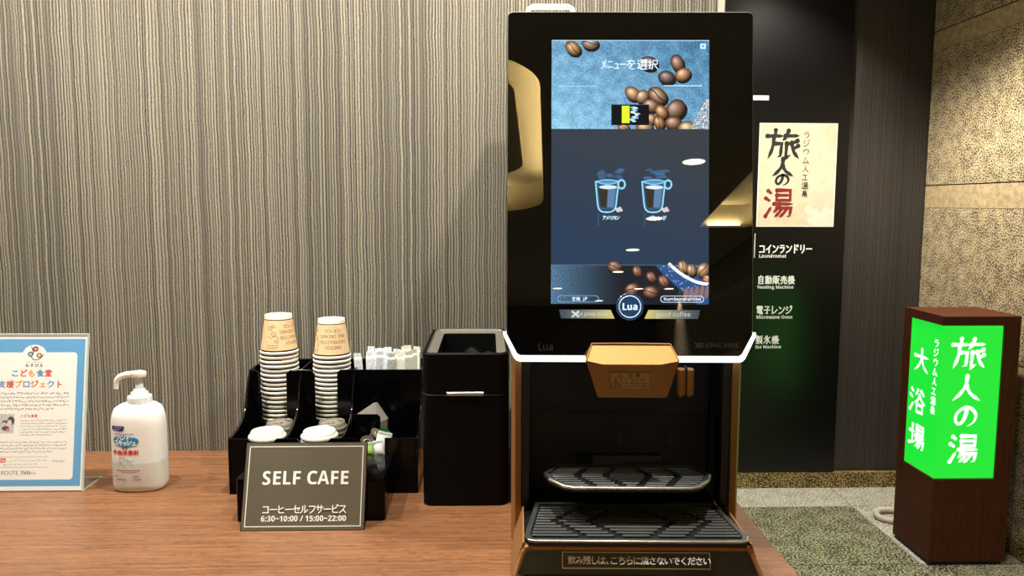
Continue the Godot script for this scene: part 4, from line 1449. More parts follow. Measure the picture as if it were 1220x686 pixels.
func build_waste_bin() -> void:
	var t := thing("waste_bin", "black countertop waste bin with rim coloured grey as if lit standing beside the coffee machine", "bin", Vector3(-0.0405, COUNTER_Y, -1.482), 0.0)
	var w := 0.151
	var d := 0.272
	var st := begin()
	column(st, rrect(w, d, 0.018, 6), 0.0, 0.2015, 0.002)
	obj("body", st, mats.bin_black, t)
	st = begin()
	column(st, rrect(w - 0.008, d - 0.008, 0.015, 6), 0.2015, 0.2045)
	obj("seam", st, mats.matt_black, t)
	# collar: outer wall, top frame, funnel into the opening
	st = begin()
	var rings := []
	for a in [[w, d, 0.018, 0.2045, 0.0], [w, d, 0.018, 0.271, 0.0], [w - 0.004, d - 0.004, 0.016, 0.2735, 0.0], [w - 0.010, d - 0.010, 0.014, 0.2735, 0.0]]:
		var ring := []
		for p in rrect(a[0], a[1], a[2], 6):
			ring.append(Vector3(p.x, a[3], -p.y))
		rings.append(ring)
	loft(st, rings, true, false)
	var collar := obj("collar", st, mats.bin_black, t)
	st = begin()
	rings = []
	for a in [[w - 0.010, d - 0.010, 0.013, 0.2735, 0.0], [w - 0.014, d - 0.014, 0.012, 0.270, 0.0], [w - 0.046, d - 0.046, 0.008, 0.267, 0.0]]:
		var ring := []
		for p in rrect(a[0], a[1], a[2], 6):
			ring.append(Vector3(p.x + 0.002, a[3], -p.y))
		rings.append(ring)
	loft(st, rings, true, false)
	obj("rim", st, mats.bin_rim_lit, collar)
	st = begin()
	rings = []
	for a in [[w - 0.046, d - 0.046, 0.008, 0.267, 0.0], [w - 0.050, d - 0.050, 0.008, 0.2050, 0.0]]:
		var ring := []
		for p in rrect(a[0], a[1], a[2], 6):
			ring.append(Vector3(p.x + 0.002, a[3], -p.y))
		rings.append(ring)
	loft(st, rings, true, false)
	obj("inner_wall", st, mats.bin_black, collar)
	st = begin()
	block(st, Vector3(-0.032, 0.1985, d / 2 - 0.002), Vector3(0.032, 0.2050, d / 2 + 0.0025), 0.0008)
	obj("latch_plate", st, mats.steel, t)
	# the plastic bag inside
	var b := thing("bin_liner", "crumpled black plastic bag lining the waste bin", "bag", Vector3(-0.0385, COUNTER_Y + 0.2051, -1.482), 0.0)
	st = begin()
	smooth(st)
	var n := FastNoiseLite.new()
	n.seed = 9
	n.frequency = 26.0
	n.noise_type = FastNoiseLite.TYPE_CELLULAR
	n.cellular_return_type = FastNoiseLite.RETURN_DISTANCE
	var gx := 22
	var gz := 44
	var at := func(i: int, j: int) -> Vector3:
		var x := (float(i) / gx - 0.5) * (w - 0.052)
		var z := (float(j) / gz - 0.5) * (d - 0.055)
		return Vector3(x, 0.042 + 0.026 * n.get_noise_2d(x + 0.02 * sin(z * 40.0), z * 0.6) + 0.005 * sin(x * 90.0 + z * 50.0), z)
	for i in gx:
		for j in gz:
			quad(st, at.call(i, j + 1), at.call(i + 1, j + 1), at.call(i + 1, j), at.call(i, j))
	obj("bag_surface", st, mats.liner, b)


# ---------------------------------------------------------------- cup and lid caddy

const CADDY := Vector3(-0.302, COUNTER_Y, -1.535)

func build_caddy() -> void:
	var t := thing("cup_caddy", "black acrylic cup and lid organiser with curved dividers on the counter", "organiser", CADDY, 0.0)
	var st: SurfaceTool
	var zw := -0.013   # front wall of the rear row
	st = begin()
	block(st, Vector3(-0.17, 0.0, -0.125), Vector3(0.17, 0.203, -0.121), 0.0006)
	obj("back_panel", st, mats.acrylic_black, t)
	var side := PackedVector2Array([Vector2(0.125, 0.0), Vector2(-0.125, 0.0), Vector2(-0.125, 0.104), Vector2(-0.118, 0.104)])
	for i in 11:
		var a := i / 10.0 * PI / 2
		side.append(Vector2(-0.112 + (0.112 + zw) * sin(a), 0.160 - 0.056 * cos(a)))
	side.append_array(PackedVector2Array([Vector2(-zw, 0.199), Vector2(-zw + 0.004, 0.203), Vector2(0.125, 0.203)]))
	for x in [-0.172, -0.071, 0.034, 0.168]:
		st = begin()
		prism(st, side, x, x + 0.004, 0.0008, Transform3D(Basis(Vector3.FORWARD, Vector3.UP, Vector3.RIGHT), Vector3.ZERO))
		obj("side_panel" if absf(x) > 0.1 else "divider", st, mats.acrylic_black, t)
		st = begin()
		var edge := []
		for k in range(3, side.size() - 2):
			edge.append(Vector3(x + 0.002, side[k].y, -side[k].x))
		tube(st, edge, [0.0021], 10)
		obj("rounded_edge", st, mats.gloss_black, t)
	# rear row front with two slots for the cups
	var wall := PackedVector2Array([Vector2(-0.168, 0.0), Vector2(0.168, 0.0), Vector2(0.168, 0.203), Vector2(0.008, 0.203), Vector2(0.002, 0.197)])
	for i in 9:
		var a := PI * i / 8.0
		wall.append(Vector2(-0.020 + 0.022 * cos(a), 0.108 - 0.014 * sin(a)))
	wall.append_array(PackedVector2Array([Vector2(-0.042, 0.195), Vector2(-0.050, 0.203), Vector2(-0.090, 0.203), Vector2(-0.098, 0.195)]))
	for i in 9:
		var a := PI * i / 8.0
		wall.append(Vector2(-0.125 + 0.027 * cos(a), 0.108 - 0.014 * sin(a)))
	wall.append_array(PackedVector2Array([Vector2(-0.152, 0.197), Vector2(-0.158, 0.203), Vector2(-0.168, 0.203)]))
	st = begin()
	prism(st, wall, zw, zw + 0.004, 0.0006)
	obj("slotted_panel", st, mats.acrylic_black, t)
	# low front with cut-outs
	var front := PackedVector2Array([Vector2(-0.168, 0.0), Vector2(0.168, 0.0), Vector2(0.168, 0.104), Vector2(0.112, 0.104)])
	for g in [[0.112, 0.069], [0.008, -0.042], [-0.090, -0.130]]:
		front.append_array(PackedVector2Array([Vector2(g[0], 0.07), Vector2(g[0] - 0.006, 0.064), Vector2(g[1] + 0.006, 0.064), Vector2(g[1], 0.07), Vector2(g[1], 0.098), Vector2(g[1] - 0.006, 0.104)]))
		if g[1] > -0.1:
			var nxt: float = 0.008 if g[1] > 0 else -0.090
			front.append_array(PackedVector2Array([Vector2(nxt + 0.006, 0.104), Vector2(nxt, 0.098)]))
	front.append(Vector2(-0.168, 0.104))
	st = begin()
	prism(st, front, 0.121, 0.125, 0.0006)
	obj("front_panel", st, mats.acrylic_black, t)
	# raised floors
	st = begin()
	block(st, Vector3(-0.167, 0.004, zw + 0.0045), Vector3(0.167, 0.062, 0.1205))
	obj("raised_floor", st, mats.acrylic_black, t)
	st = begin()
	block(st, Vector3(-0.167, 0.004, -0.1205), Vector3(0.167, 0.094, zw - 0.0005))
	obj("raised_floor", st, mats.acrylic_black, t)
	st = begin()
	var p := PackedVector2Array([Vector2(0.040, 0.0625), Vector2(0.094, 0.0625), Vector2(0.094, 0.122), Vector2(0.088, 0.128), Vector2(0.040, 0.128)])
	prism(st, p, 0.045, 0.049, 0.0006)
	obj("partition", st, mats.acrylic_black, t)
	# closed box in front of it
	var b := thing("display_box", "low closed black box in front of the cup organiser", "box", Vector3(-0.2975, COUNTER_Y, -1.3455), 0.0)
	st = begin()
	column(st, rrect(0.247, 0.124, 0.006, 4), 0.0, 0.070, 0.001)
	obj("body", st, mats.acrylic_black, b)
	st = begin()
	column(st, rrect(0.247, 0.124, 0.006, 4), 0.0703, 0.0735, 0.001)
	obj("lid", st, mats.acrylic_black, b)


func cup_print() -> ImageTexture:
	var c := Canvas.new(1024, 300, rgb8(230, 198, 152))
	var r := RandomNumberGenerator.new()
	r.seed = 12
	for k in 900:
		c.oval(r.randf() * 1024, r.randf() * 300, r.randf_range(4, 16), r.randf_range(1, 3), rgb8(230, 198, 152).lerp(rgb8(208, 170, 122), r.randf() * 0.7))
	var ink := rgb8(74, 50, 32)
	# dark line at the foot of the cup (top here: the cup stands upside down) and at the lip
	c.rect(0, 0, 1024, 8, rgb8(40, 30, 24))
	c.rect(0, 284, 1024, 16, rgb8(30, 24, 20))
	for rep in 2:
		var ox := rep * 512.0
		var y := 62.0
		for s in ["FOR YOU", "AND DREAMS", "INSPIRATION", "ENERGY"]:
			c.text(latin(s, 33.0, false), Vector2(ox + 300, y), ink, -1.0)
			y += 52.0
		for k in 5:
			c.oval(ox + 256 + k * 20, 30, 3.5, 3.5, ink)
		# line drawing of beans, a hand and a cup
		for q in [[60.0, 80.0, 24.0], [96.0, 60.0, 17.0], [128.0, 200.0, 20.0], [100.0, 130.0, 24.0]]:
			var ring := PackedVector2Array()
			for i in 17:
				ring.append(Vector2(ox + q[0] + cos(TAU * i / 16) * q[2], q[1] + sin(TAU * i / 16) * q[2] * 0.8))
			c.line(ring, 4.0, ink)
			c.line(PackedVector2Array([Vector2(ox + q[0] - q[2] * 0.6, q[1] - 6), Vector2(ox + q[0], q[1] + 2), Vector2(ox + q[0] + q[2] * 0.6, q[1] + 6)]), 3.0, ink)
		c.line(rounded(PackedVector2Array([Vector2(ox + 40, 150), Vector2(ox + 80, 170), Vector2(ox + 120, 150), Vector2(ox + 150, 180)])), 4.0, ink)
		for k in 3:
			for i in 8:
				c.rect(ox + 30 + i * 15, 232 + k * 15, r.randf_range(6, 13), 5, ink)
	return c.texture()


func make_cup() -> Node3D:
	var t := thing("paper_cup", "kraft paper coffee cup upside down on top of the taller stack", "paper cup", Vector3.ZERO, 0.0, "paper cups in the organiser")
	var st := begin()
	lathe(st, [Vector2(0.0345, 0.0006), Vector2(0.0362, 0.0), Vector2(0.0376, 0.0012), Vector2(0.0381, 0.0032), Vector2(0.0376, 0.0052), Vector2(0.0362, 0.0060)], 40)
	obj("rim", st, mats.cup_white, t)
	st = begin()
	lathe(st, [Vector2(0.0363, 0.0058), Vector2(0.0274, 0.0700)], 48, Vector3.ZERO, Vector2.ONE, true)
	obj("printed_wall", st, mats.cup_print, t)
	st = begin()
	lathe(st, [Vector2(0.0274, 0.0700), Vector2(0.0266, 0.0778), Vector2(0.0258, 0.0782), Vector2(0.0250, 0.0776), Vector2(0.0248, 0.0735), Vector2(0.0, 0.0735)], 40)
	obj("foot", st, mats.cup_white, t)
	return t


func build_caddy_contents() -> void:
	mat("cup_print", Color.WHITE, 0.6, 0.0, {"albedo_texture": cup_print()})
	var group := "paper cups in the organiser"
	var cup := make_cup()
	var first := true
	for s in [[-0.4255, 16, 0.152, "kraft paper coffee cup upside down on top of the taller stack", "white-rimmed cup nested in the taller stack with the doodle print on top"], [-0.3195, 15, 0.29, "kraft paper coffee cup showing four lines of text, topmost of the shorter stack", "white-rimmed cup nested in the shorter stack beside the sugar sticks"]]:
		for k in s[1]:
			var top: bool = k == s[1] - 1
			var at := Vector3(s[0] + rng.randf_range(-0.0008, 0.0008), COUNTER_Y + 0.0945 + k * 0.0090, -1.594 + rng.randf_range(-0.0008, 0.0008))
			var turn: float = 0.26 - TAU * s[2] if top else rng.randf() * TAU
			var label: String = s[3] if top else s[4]
			if first:
				first = false
				cup.position = at
				cup.rotation.y = turn
				cup.set_meta("label", label)
			else:
				copy(cup, at, turn, label, group)
	# lids
	var white := make_lid("takeaway_lid", mats.lid_white, 0.0343, "white plastic cup lid in the organiser's front tray below the taller cup stack", "white cup lids")
	var dark := make_lid("dark_lid", mats.lid_grey, 0.0288, "dark grey plastic lid behind the white lids below the taller cup stack", "dark grey cup lids")
	for col in 2:
		for k in 5:
			var wp := Vector3([-0.4135, -0.3165][col], COUNTER_Y + 0.0625 + k * 0.0082, -1.4495)
			var dp := Vector3([-0.4065, -0.3050][col] + rng.randf_range(-0.001, 0.001), COUNTER_Y + 0.0625 + k * 0.0078, -1.5140)
			if col + k == 0:
				white.position = wp
				dark.position = dp
				continue
			var which := "below the taller cup stack" if col == 0 else "below the shorter cup stack"
			copy(white, wp, rng.randf_range(-0.6, 0.6), "white plastic cup lid in the organiser's front tray " + which, "white cup lids")
			copy(dark, dp, rng.randf_range(-1.5, 1.5), "dark grey plastic lid behind the white lids " + which, "dark grey cup lids")
	# sugar sticks and creamer sticks in the rear right bay
	for kind in 2:
		var c := Canvas.new(48, 384, rgb8(236, 240, 242) if kind == 0 else rgb8(240, 240, 228))
		var r := RandomNumberGenerator.new()
		r.seed = 40 + kind
		for k in 26:
			c.rect(r.randf_range(2, 34), k * 15 + r.randf_range(0, 6), r.randf_range(5, 16), r.randf_range(2, 6), rgb8(150, 178, 214) if kind == 0 else rgb8(218, 206, 120))
		mat("stick_%d" % kind, Color.WHITE, 0.6, 0.0, {"albedo_texture": c.texture()})
	var sticks := []
	for kind in 2:
		var t := thing("sugar_stick" if kind == 0 else "creamer_stick", "slim white paper stick with pale blue print in the organiser's rear bay" if kind == 0 else "slim white paper stick with pale yellow print in the bay beside the waste bin", "sachet", Vector3.ZERO, 0.0, "sugar sticks" if kind == 0 else "creamer sticks")
		var st := begin()
		flat(st)
		var rings := []
		var hs := [0.0, 0.008, 0.012, 0.122, 0.126, 0.134]
		var ds := [0.0006, 0.0006, 0.0028, 0.0028, 0.0006, 0.0006]
		var w := 0.0075
		for i in hs.size() - 1:
			for s in [-1.0, 1.0]:
				var q := [Vector3(-w * s, hs[i], ds[i] * s), Vector3(w * s, hs[i], ds[i] * s), Vector3(w * s, hs[i + 1], ds[i + 1] * s), Vector3(-w * s, hs[i + 1], ds[i + 1] * s)]
				for m in [0, 2, 1, 0, 3, 2]:
					st.set_uv(Vector2(q[m].x * s / w * 0.5 + 0.5, 1.0 - q[m].y / 0.134))
					st.add_vertex(q[m])
				quad(st, Vector3(w * s, hs[i], ds[i] * s), Vector3(w * s, hs[i], -ds[i] * s), Vector3(w * s, hs[i + 1], -ds[i + 1] * s), Vector3(w * s, hs[i + 1], ds[i + 1] * s))
		obj("paper_sleeve", st, mats["stick_%d" % kind], t)
		sticks.append(t)
	for kind in 2:
		var k := 0
		for row in 3:
			for i in 4:
				var x := -0.2545 + kind * 0.0645 + i * 0.0162 + row * 0.004 + rng.randf_range(-0.0015, 0.0015)
				if x > -0.1425:
					continue
				var at := Vector3(x, COUNTER_Y + 0.0945 + rng.randf_range(0.0, 0.008), -1.578 - row * 0.024 + rng.randf_range(-0.003, 0.003))
				var o: Node3D = sticks[kind] if k == 0 else copy(sticks[kind], at)
				o.position = at
				o.rotation = Vector3(rng.randf_range(-0.06, 0.05), rng.randf_range(-0.5, 0.5), rng.randf_range(-0.07, 0.07))
				k += 1
	build_small_items()


func make_lid(called: String, m: Material, r: float, label: String, group: String) -> Node3D:
	var t := thing(called, label, "lid", Vector3.ZERO, 0.0, group)
	var st := begin()
	lathe(st, [Vector2(r * 0.94, 0.0), Vector2(r, 0.0008), Vector2(r * 1.01, 0.003), Vector2(r * 0.98, 0.0055), Vector2(r * 0.90, 0.0062), Vector2(r * 0.86, 0.0125), Vector2(r * 0.82, 0.0138), Vector2(r * 0.76, 0.0135), Vector2(r * 0.72, 0.0112), Vector2(0.0, 0.0108)], 40)
	obj("disc", st, m, t)
	st = begin()
	box(st, Vector3(0, 0.0128, -r * 0.70), Vector3(0.016, 0.0044, 0.009), 0.0015, 0.001)
	box(st, Vector3(0, 0.0112, 0.004), Vector3(0.006, 0.0022, 0.020), 0.0008)
	box(st, Vector3(0, 0.0112, 0.004), Vector3(0.020, 0.0022, 0.006), 0.0008)
	obj("sip_tab", st, m, t)
	return t


func build_small_items() -> void:
	var fy := COUNTER_Y + 0.0625
	# single-serve creamers
	for a in [["small dark creamer pot lying on its side showing its round end", Vector3(-0.2275, fy + 0.0245, -1.437), Vector3(1.25, 0.25, 0.0)], ["small dark creamer pot leaning behind the other creamer pot", Vector3(-0.2150, fy + 0.0300, -1.455), Vector3(0.5, 0.3, -0.5)], ["small dark creamer pot lying deep in the organiser's right tray", Vector3(-0.2480, fy + 0.0145, -1.440), Vector3(1.4, -0.5, 0.0)]]:
		var t := thing("creamer_pot", a[0], "creamer", a[1], 0.0, "creamer pots in the right tray")
		t.rotation = a[2]
		var st := begin()
		lathe(st, [Vector2(0.0, -0.011), Vector2(0.0085, -0.011), Vector2(0.0095, -0.010), Vector2(0.0115, 0.009), Vector2(0.0138, 0.0095), Vector2(0.0138, 0.0108), Vector2(0.0, 0.0108)], 24)
		obj("pot", st, mats.creamer_brown, t)
		st = begin()
		lathe(st, [Vector2(0.0045, 0.0110), Vector2(0.0060, 0.0122), Vector2(0.0075, 0.0110)], 24)
		obj("foil_ring", st, mats.lid_grey, t)
	# syrup pot with a green foil
	var g := thing("syrup_pot", "tiny pot with shiny green foil lid in the organiser's right tray", "syrup", Vector3(-0.1945, fy + 0.0355, -1.447), 0.0)
	g.rotation = Vector3(0.65, 0.2, -0.6)
	var s := begin()
	lathe(s, [Vector2(0.0, -0.016), Vector2(0.0095, -0.016), Vector2(0.0125, 0.002)], 24)
	obj("pot", s, mats.paper_white, g)
	s = begin()
	lathe(s, [Vector2(0.0125, 0.002), Vector2(0.0150, 0.0025), Vector2(0.0150, 0.0040), Vector2(0.0110, 0.0048), Vector2(0.0080, 0.0042), Vector2(0.0, 0.0052)], 24)
	obj("foil_lid", s, mat("foil_green", rgb8(40, 104, 40), 0.25, 0.5), g)
	# white and green sachets pushed into the tray
	for a in [["folded white paper sachet standing in front of the creamer pots", Vector3(-0.2035, fy, -1.4275), Vector3(-0.12, 0.25, -0.3), 0.027, 0.044, "paper_white"], ["small white sachet leaning at the organiser's front cut-out", Vector3(-0.1985, fy, -1.4200), Vector3(-0.05, -0.2, 0.18), 0.020, 0.030, "paper_white"], ["pale green and white sachet beside the green foil pot", Vector3(-0.2225, fy, -1.4210), Vector3(-0.05, 0.1, 0.05), 0.026, 0.026, "pale_green"]]:
		var t := thing("sachet", a[0], "sachet", a[1], 0.0)
		t.rotation = a[2]
		var st := begin()
		var rings := []
		for k in 6:
			var f := k / 5.0
			var ring := []
			var bulge := 0.0035 * sin(f * PI) + 0.0007
			for i in 12:
				var q := TAU * i / 12
				ring.append(Vector3(cos(q) * a[3] / 2 * (1.0 + 0.04 * sin(f * 9.0)), f * a[4], -sin(q) * bulge + 0.001 * sin(f * 7.0 + q)))
			rings.append(ring)
		loft(st, rings)
		obj("pouch", st, mats[a[5]], t)
		st = begin()
		box(st, Vector3(0, a[4] + 0.0018, 0), Vector3(a[3] * 0.96, 0.0045, 0.0012), 0.0003)
		obj("sealed_edge", st, mats.paper_white, t)
	# folded napkin sticking up behind the partition
	var nk := thing("paper_napkin", "grey folded paper napkin poking up behind the organiser's low partition", "napkin", Vector3(-0.226, fy, -1.512), 0.0)
	var st2 := begin()
	var p := [Vector3(-0.028, 0.0, 0.010), Vector3(0.026, 0.0, 0.012), Vector3(0.028, 0.050, 0.004), Vector3(0.006, 0.080, -0.004), Vector3(-0.001, 0.079, -0.006), Vector3(-0.036, 0.056, 0.002)]
	var bk := []
	for q in p:
		bk.append(q + Vector3(0.002, 0.0, -0.007))
	var c1 := Vector3(0.010, 0.045, 0.016)
	flat(st2)
	for i in 6:
		var j := (i + 1) % 6
		tri(st2, c1, p[i], p[j])
		quad(st2, p[j], p[i], bk[i], bk[j])
		tri(st2, c1 + Vector3(0, 0, -0.022), bk[j], bk[i])
	obj("folded_sheet", st2, mats.paper_grey, nk)


# ---------------------------------------------------------------- SELF CAFE sign

func build_cafe_sign() -> void:
	var t := thing("self_cafe_sign", "olive grey SELF CAFE sign plate with opening hours leaning on the black box", "sign", Vector3(-0.3035, COUNTER_Y, -1.2455), 0.0)
	t.rotation.x = deg_to_rad(-21.0)
	var w := 0.2010
	var h := 0.1415
	var st := begin()
	prism(st, rrect(w, h, 0.001), -0.005, 0.0, 0.0006, Transform3D(Basis(), Vector3(0, h / 2, 0)))
	obj("plate", st, mats.satin_black, t)
	st = begin()
	prism(st, rrect(w - 0.0024, h - 0.0024, 0.001), 0.0, 0.0006, 0.0, Transform3D(Basis(), Vector3(0, h / 2, 0)))
	var face := obj("face", st, mats.sign_olive, t)
	var z := 0.001
	var m := 0.0062
	for b in [[-w / 2 + m, m, w / 2 - m, m + 0.0013], [-w / 2 + m, h - m - 0.0013, w / 2 - m, h - m], [-w / 2 + m, m, -w / 2 + m + 0.0013, h - m], [w / 2 - m - 0.0013, m, w / 2 - m, h - m]]:
		st = begin()
		block(st, Vector3(b[0], b[1], 0.0004), Vector3(b[2], b[3], z))
		obj("border_line", st, mats.letter_white, face)
	var a := latin("SELF CAFE", 0.0200)
	a.pixel_size *= 0.141 / a.get_aabb().size.x
	put("lettering", a, mats.letter_white, face, Vector3(0.001, 0.0835, z))
	put("lettering", ribbon(jp("コーヒーセルフサービス", 0.0140, 0.895, false, 0.9), 0.0016), mats.letter_white, face, Vector3(-0.0675, 0.0408, z))
	var b2 := latin("6:30~10:00 / 15:00~22:00", 0.0090)
	b2.pixel_size *= 0.138 / b2.get_aabb().size.x
	put("lettering", b2, mats.letter_white, face, Vector3(0.001, 0.0190, z))


# ---------------------------------------------------------------- hand sanitiser

func build_sanitizer() -> void:
	var t := thing("sanitizer_bottle", "white pump bottle of hand sanitiser between the poster stand and the cup organiser", "bottle", Vector3(-0.652, COUNTER_Y, -1.456), 0.0)
	var ring := func(y: float, rx: float, rz: float) -> Array:
		var out := []
		for i in 48:
			var a := TAU * i / 48
			var c := cos(a)
			var s := sin(a)
			var e := 0.72
			out.append(Vector3(signf(c) * pow(absf(c), e) * rx, y, -signf(s) * pow(absf(s), e) * rz))
		return out
	var st := begin()
	var lower := []
	for a in [[0.0, 0.040, 0.027], [0.001, 0.0445, 0.0315], [0.005, 0.0460, 0.0340], [0.012, 0.0470, 0.0350], [0.055, 0.0470, 0.0350]]:
		lower.append(ring.call(a[0], a[1], a[2]))
	loft(st, lower)
	obj("filled_body", st, mats.bottle_filled, t)
	st = begin()
	var upper := []
	for a in [[0.055, 0.0470, 0.0350], [0.120, 0.0468, 0.0349], [0.134, 0.0458, 0.0342], [0.145, 0.0430, 0.0330], [0.153, 0.0400, 0.0300], [0.1585, 0.0320, 0.0255], [0.1610, 0.0250, 0.0215], [0.1620, 0.0200, 0.0190]]:
		upper.append(ring.call(a[0], a[1], a[2]))
	loft(st, upper)
	var body := obj("body", st, mats.bottle_plastic, t)
	# pump
	st = begin()
	var px := 0.004
	lathe(st, [Vector2(0.0, 0.160), Vector2(0.0205, 0.160), Vector2(0.0208, 0.174), Vector2(0.0190, 0.1755), Vector2(0.0150, 0.1760), Vector2(0.0148, 0.1815), Vector2(0.0105, 0.1830), Vector2(0.0102, 0.1870), Vector2(0.0, 0.1875)], 36, Vector3(px, 0, 0))
	var collar := obj("pump_collar", st, mats.bottle_plastic, t)
	st = begin()
	for k in 36:
		var a := TAU * k / 36
		box(st, Vector3(px + sin(a) * 0.0208, 0.167, cos(a) * 0.0208), Vector3(0.0011, 0.011, 0.0011))
	obj("grip_ribs", st, mats.bottle_plastic, collar)
	st = begin()
	lathe(st, [Vector2(0.0046, 0.186), Vector2(0.0046, 0.212), Vector2(0.0, 0.212)], 20, Vector3(px, 0, 0))
	lathe(st, [Vector2(0.0075, 0.186), Vector2(0.0068, 0.196), Vector2(0.0, 0.1965)], 20, Vector3(px, 0, 0))
	obj("pump_stem", st, mats.bottle_plastic, t)
	st = begin()
	lathe(st, [Vector2(0.0, 0.209), Vector2(0.0128, 0.210), Vector2(0.0140, 0.2135), Vector2(0.0135, 0.2185), Vector2(0.0105, 0.2205), Vector2(0.0, 0.2210)], 28, Vector3(px, 0, 0), Vector2(1.0, 0.85))
	tube(st, [Vector3(px, 0.2155, 0), Vector3(px - 0.022, 0.2145, 0.001), Vector3(px - 0.034, 0.2105, 0.002), Vector3(px - 0.0395, 0.2040, 0.002), Vector3(px - 0.0415, 0.1880, 0.002)], [0.0062, 0.0056, 0.0054, 0.0050, 0.0042], 14)
	obj("pump_head", st, mats.bottle_plastic, t)
	# printed front, following the body
	var c := Canvas.new(440, 760, Color(1, 1, 1, 0))
	var navy := rgb8(36, 52, 128)
	c.poly(PackedVector2Array([Vector2(20, 18), Vector2(180, 18), Vector2(196, 24), Vector2(182, 70), Vector2(160, 82), Vector2(16, 70)]), navy)
	for k in 2:
		for i in 9 - k * 2:
			c.rect(50 + i * 13 - k * 10 + k * 6, 34 + k * 20, 9, 8, rgb8(190, 200, 230))
	for i in 14:
		c.rect(50 + i * 19, 112 + (i % 3), 12, 12, navy)
	var blue := rgb8(38, 142, 190)
	for a in [[165.0, 172.0, 110.0, 40.0], [200.0, 220.0, 160.0, 58.0], [110.0, 200.0, 80.0, 54.0], [300.0, 208.0, 72.0, 46.0]]:
		c.oval(a[0], a[1], a[2], a[3], blue)
	c.lines(jp("ハンド", 62, 0.92, false, 0.95), Vector2(88, 132), 13.0, rgb8(244, 246, 246))
	c.lines(jp("スキッシュ", 68, 0.86, false, 0.9), Vector2(44, 194), 13.0, rgb8(244, 246, 246))
	c.text(latin("EX", 46.0), Vector2(190, 294), navy)
	c.lines(jp("手指消毒剤", 58, 1.22, false, 1.1), Vector2(16, 322), 10.0, rgb8(214, 48, 40))
	for l in [[[110, 470], [130, 430], [160, 420], [200, 450], [230, 490]], [[120, 480], [160, 520], [210, 560]], [[210, 430], [260, 470], [310, 450]], [[220, 450], [270, 500], [300, 540]], [[130, 440], [120, 420], [140, 410]], [[165, 420], [180, 405], [190, 430]], [[120, 500], [150, 470], [170, 480]]]:
		var p := PackedVector2Array()
		for q in l:
			p.append(Vector2(q[0] - 10, q[1]))
		c.line(p, 5.0, rgb8(120, 122, 170))
	for k in [[20, 650, 60], [60, 690, 130], [270, 650, 90], [290, 690, 90]]:
		for i in k[2] / 18:
			c.rect(k[0] + i * 18, k[1], 13, 13, rgb8(96, 98, 150))
	for i in 18:
		c.rect(70 + i * 17, 574, 12, 11, rgb8(70, 74, 120))
	for i in 12:
		c.rect(130 + i * 16, 596, 12, 10, rgb8(214, 70, 60))
	var print_ := mat("bottle_print", Color.WHITE, 0.35, 0.0, {"albedo_texture": c.texture(), "transparency": BaseMaterial3D.TRANSPARENCY_ALPHA_SCISSOR, "alpha_scissor_threshold": 0.5})
	st = begin()
	smooth(st)
	var x0 := -0.0385
	var x1 := 0.0235
	var y0 := 0.0160
	var y1 := 0.1285
	var curve := func(x: float) -> float:
		return pow(1.0 - pow(absf(x) / 0.0470, 2.0 / 0.72), 0.72 / 2.0) * 0.0350 + 0.0004
	for i in 16:
		var xa := lerpf(x0, x1, i / 16.0)
		var xb := lerpf(x0, x1, (i + 1) / 16.0)
		var q := [Vector3(xa, y0, curve.call(xa)), Vector3(xb, y0, curve.call(xb)), Vector3(xb, y1, curve.call(xb)), Vector3(xa, y1, curve.call(xa))]
		var uv := [Vector2(i / 16.0, 1), Vector2((i + 1) / 16.0, 1), Vector2((i + 1) / 16.0, 0), Vector2(i / 16.0, 0)]
		for m in [0, 2, 1, 0, 3, 2]:
			st.set_uv(uv[m])
			st.add_vertex(q[m])
	obj("printed_label", st, print_, body)


# ---------------------------------------------------------------- poster in its acrylic stand

func build_poster_stand() -> void:
	var lean := deg_to_rad(-10.5)
	var at := Vector3(-0.858, COUNTER_Y, -1.4315)
	var t := thing("acrylic_stand", "clear acrylic L-shaped stand holding the blue-framed poster", "stand", at, 0.0)
	var st := begin()
	var tilt := Transform3D(Basis(Vector3.RIGHT, lean), Vector3.ZERO)
	for z in [0.0, -0.0042]:
		st = begin()
		prism(st, rrect(0.216, 0.290, 0.0), z - 0.0018, z, 0.0, tilt * Transform3D(Basis(), Vector3(0, 0.146, 0.002)))
		obj("clear_sheet", st, mats.acrylic_clear, t)
	st = begin()
	block(st, Vector3(-0.108, 0.0, -0.075), Vector3(0.108, 0.002, -0.002))
	obj("foot", st, mats.acrylic_clear, t)
	# polished cut edges, which catch the light
	for e in [[Vector3(-0.108, 0.2895, -0.003), Vector3(0.108, 0.2915, 0.0025)], [Vector3(0.1072, 0.001, -0.004), Vector3(0.1086, 0.291, 0.0022)]]:
		st = begin()
		prism(st, rrect(e[1].x - e[0].x, e[1].y - e[0].y, 0.0), e[0].z, e[1].z, 0.0, tilt * Transform3D(Basis(), Vector3((e[0].x + e[1].x) / 2, (e[0].y + e[1].y) / 2, 0)))
		obj("polished_edge", st, mats.acrylic_edge, t)
	for e in [[Vector3(0.1065, 0.0, -0.075), Vector3(0.1085, 0.0022, 0.0)], [Vector3(-0.108, 0.0, -0.0765), Vector3(0.1085, 0.0022, -0.075)]]:
		st = begin()
		block(st, e[0], e[1])
		obj("polished_edge", st, mats.acrylic_edge, t)
	var c := poster_picture()
	var paper := thing("poster", "white poster with blue frame and coloured Japanese headline in the acrylic stand", "poster", at, 0.0)
	st = begin()
	prism(st, rrect(0.213, 0.286, 0.0), -0.0012, -0.0006, 0.0, tilt * Transform3D(Basis(), Vector3(0.0002, 0.1455, 0.0008)))
	obj("paper", st, mats.paper_white, paper)
	var face := put("printed_face", sheet_mesh(0.213, 0.286), mat("poster_print", Color.WHITE, 0.6, 0.0, {"albedo_texture": c}), paper)
	face.transform = tilt * Transform3D(Basis(), Vector3(0.0002, 0.1455, 0.00035))


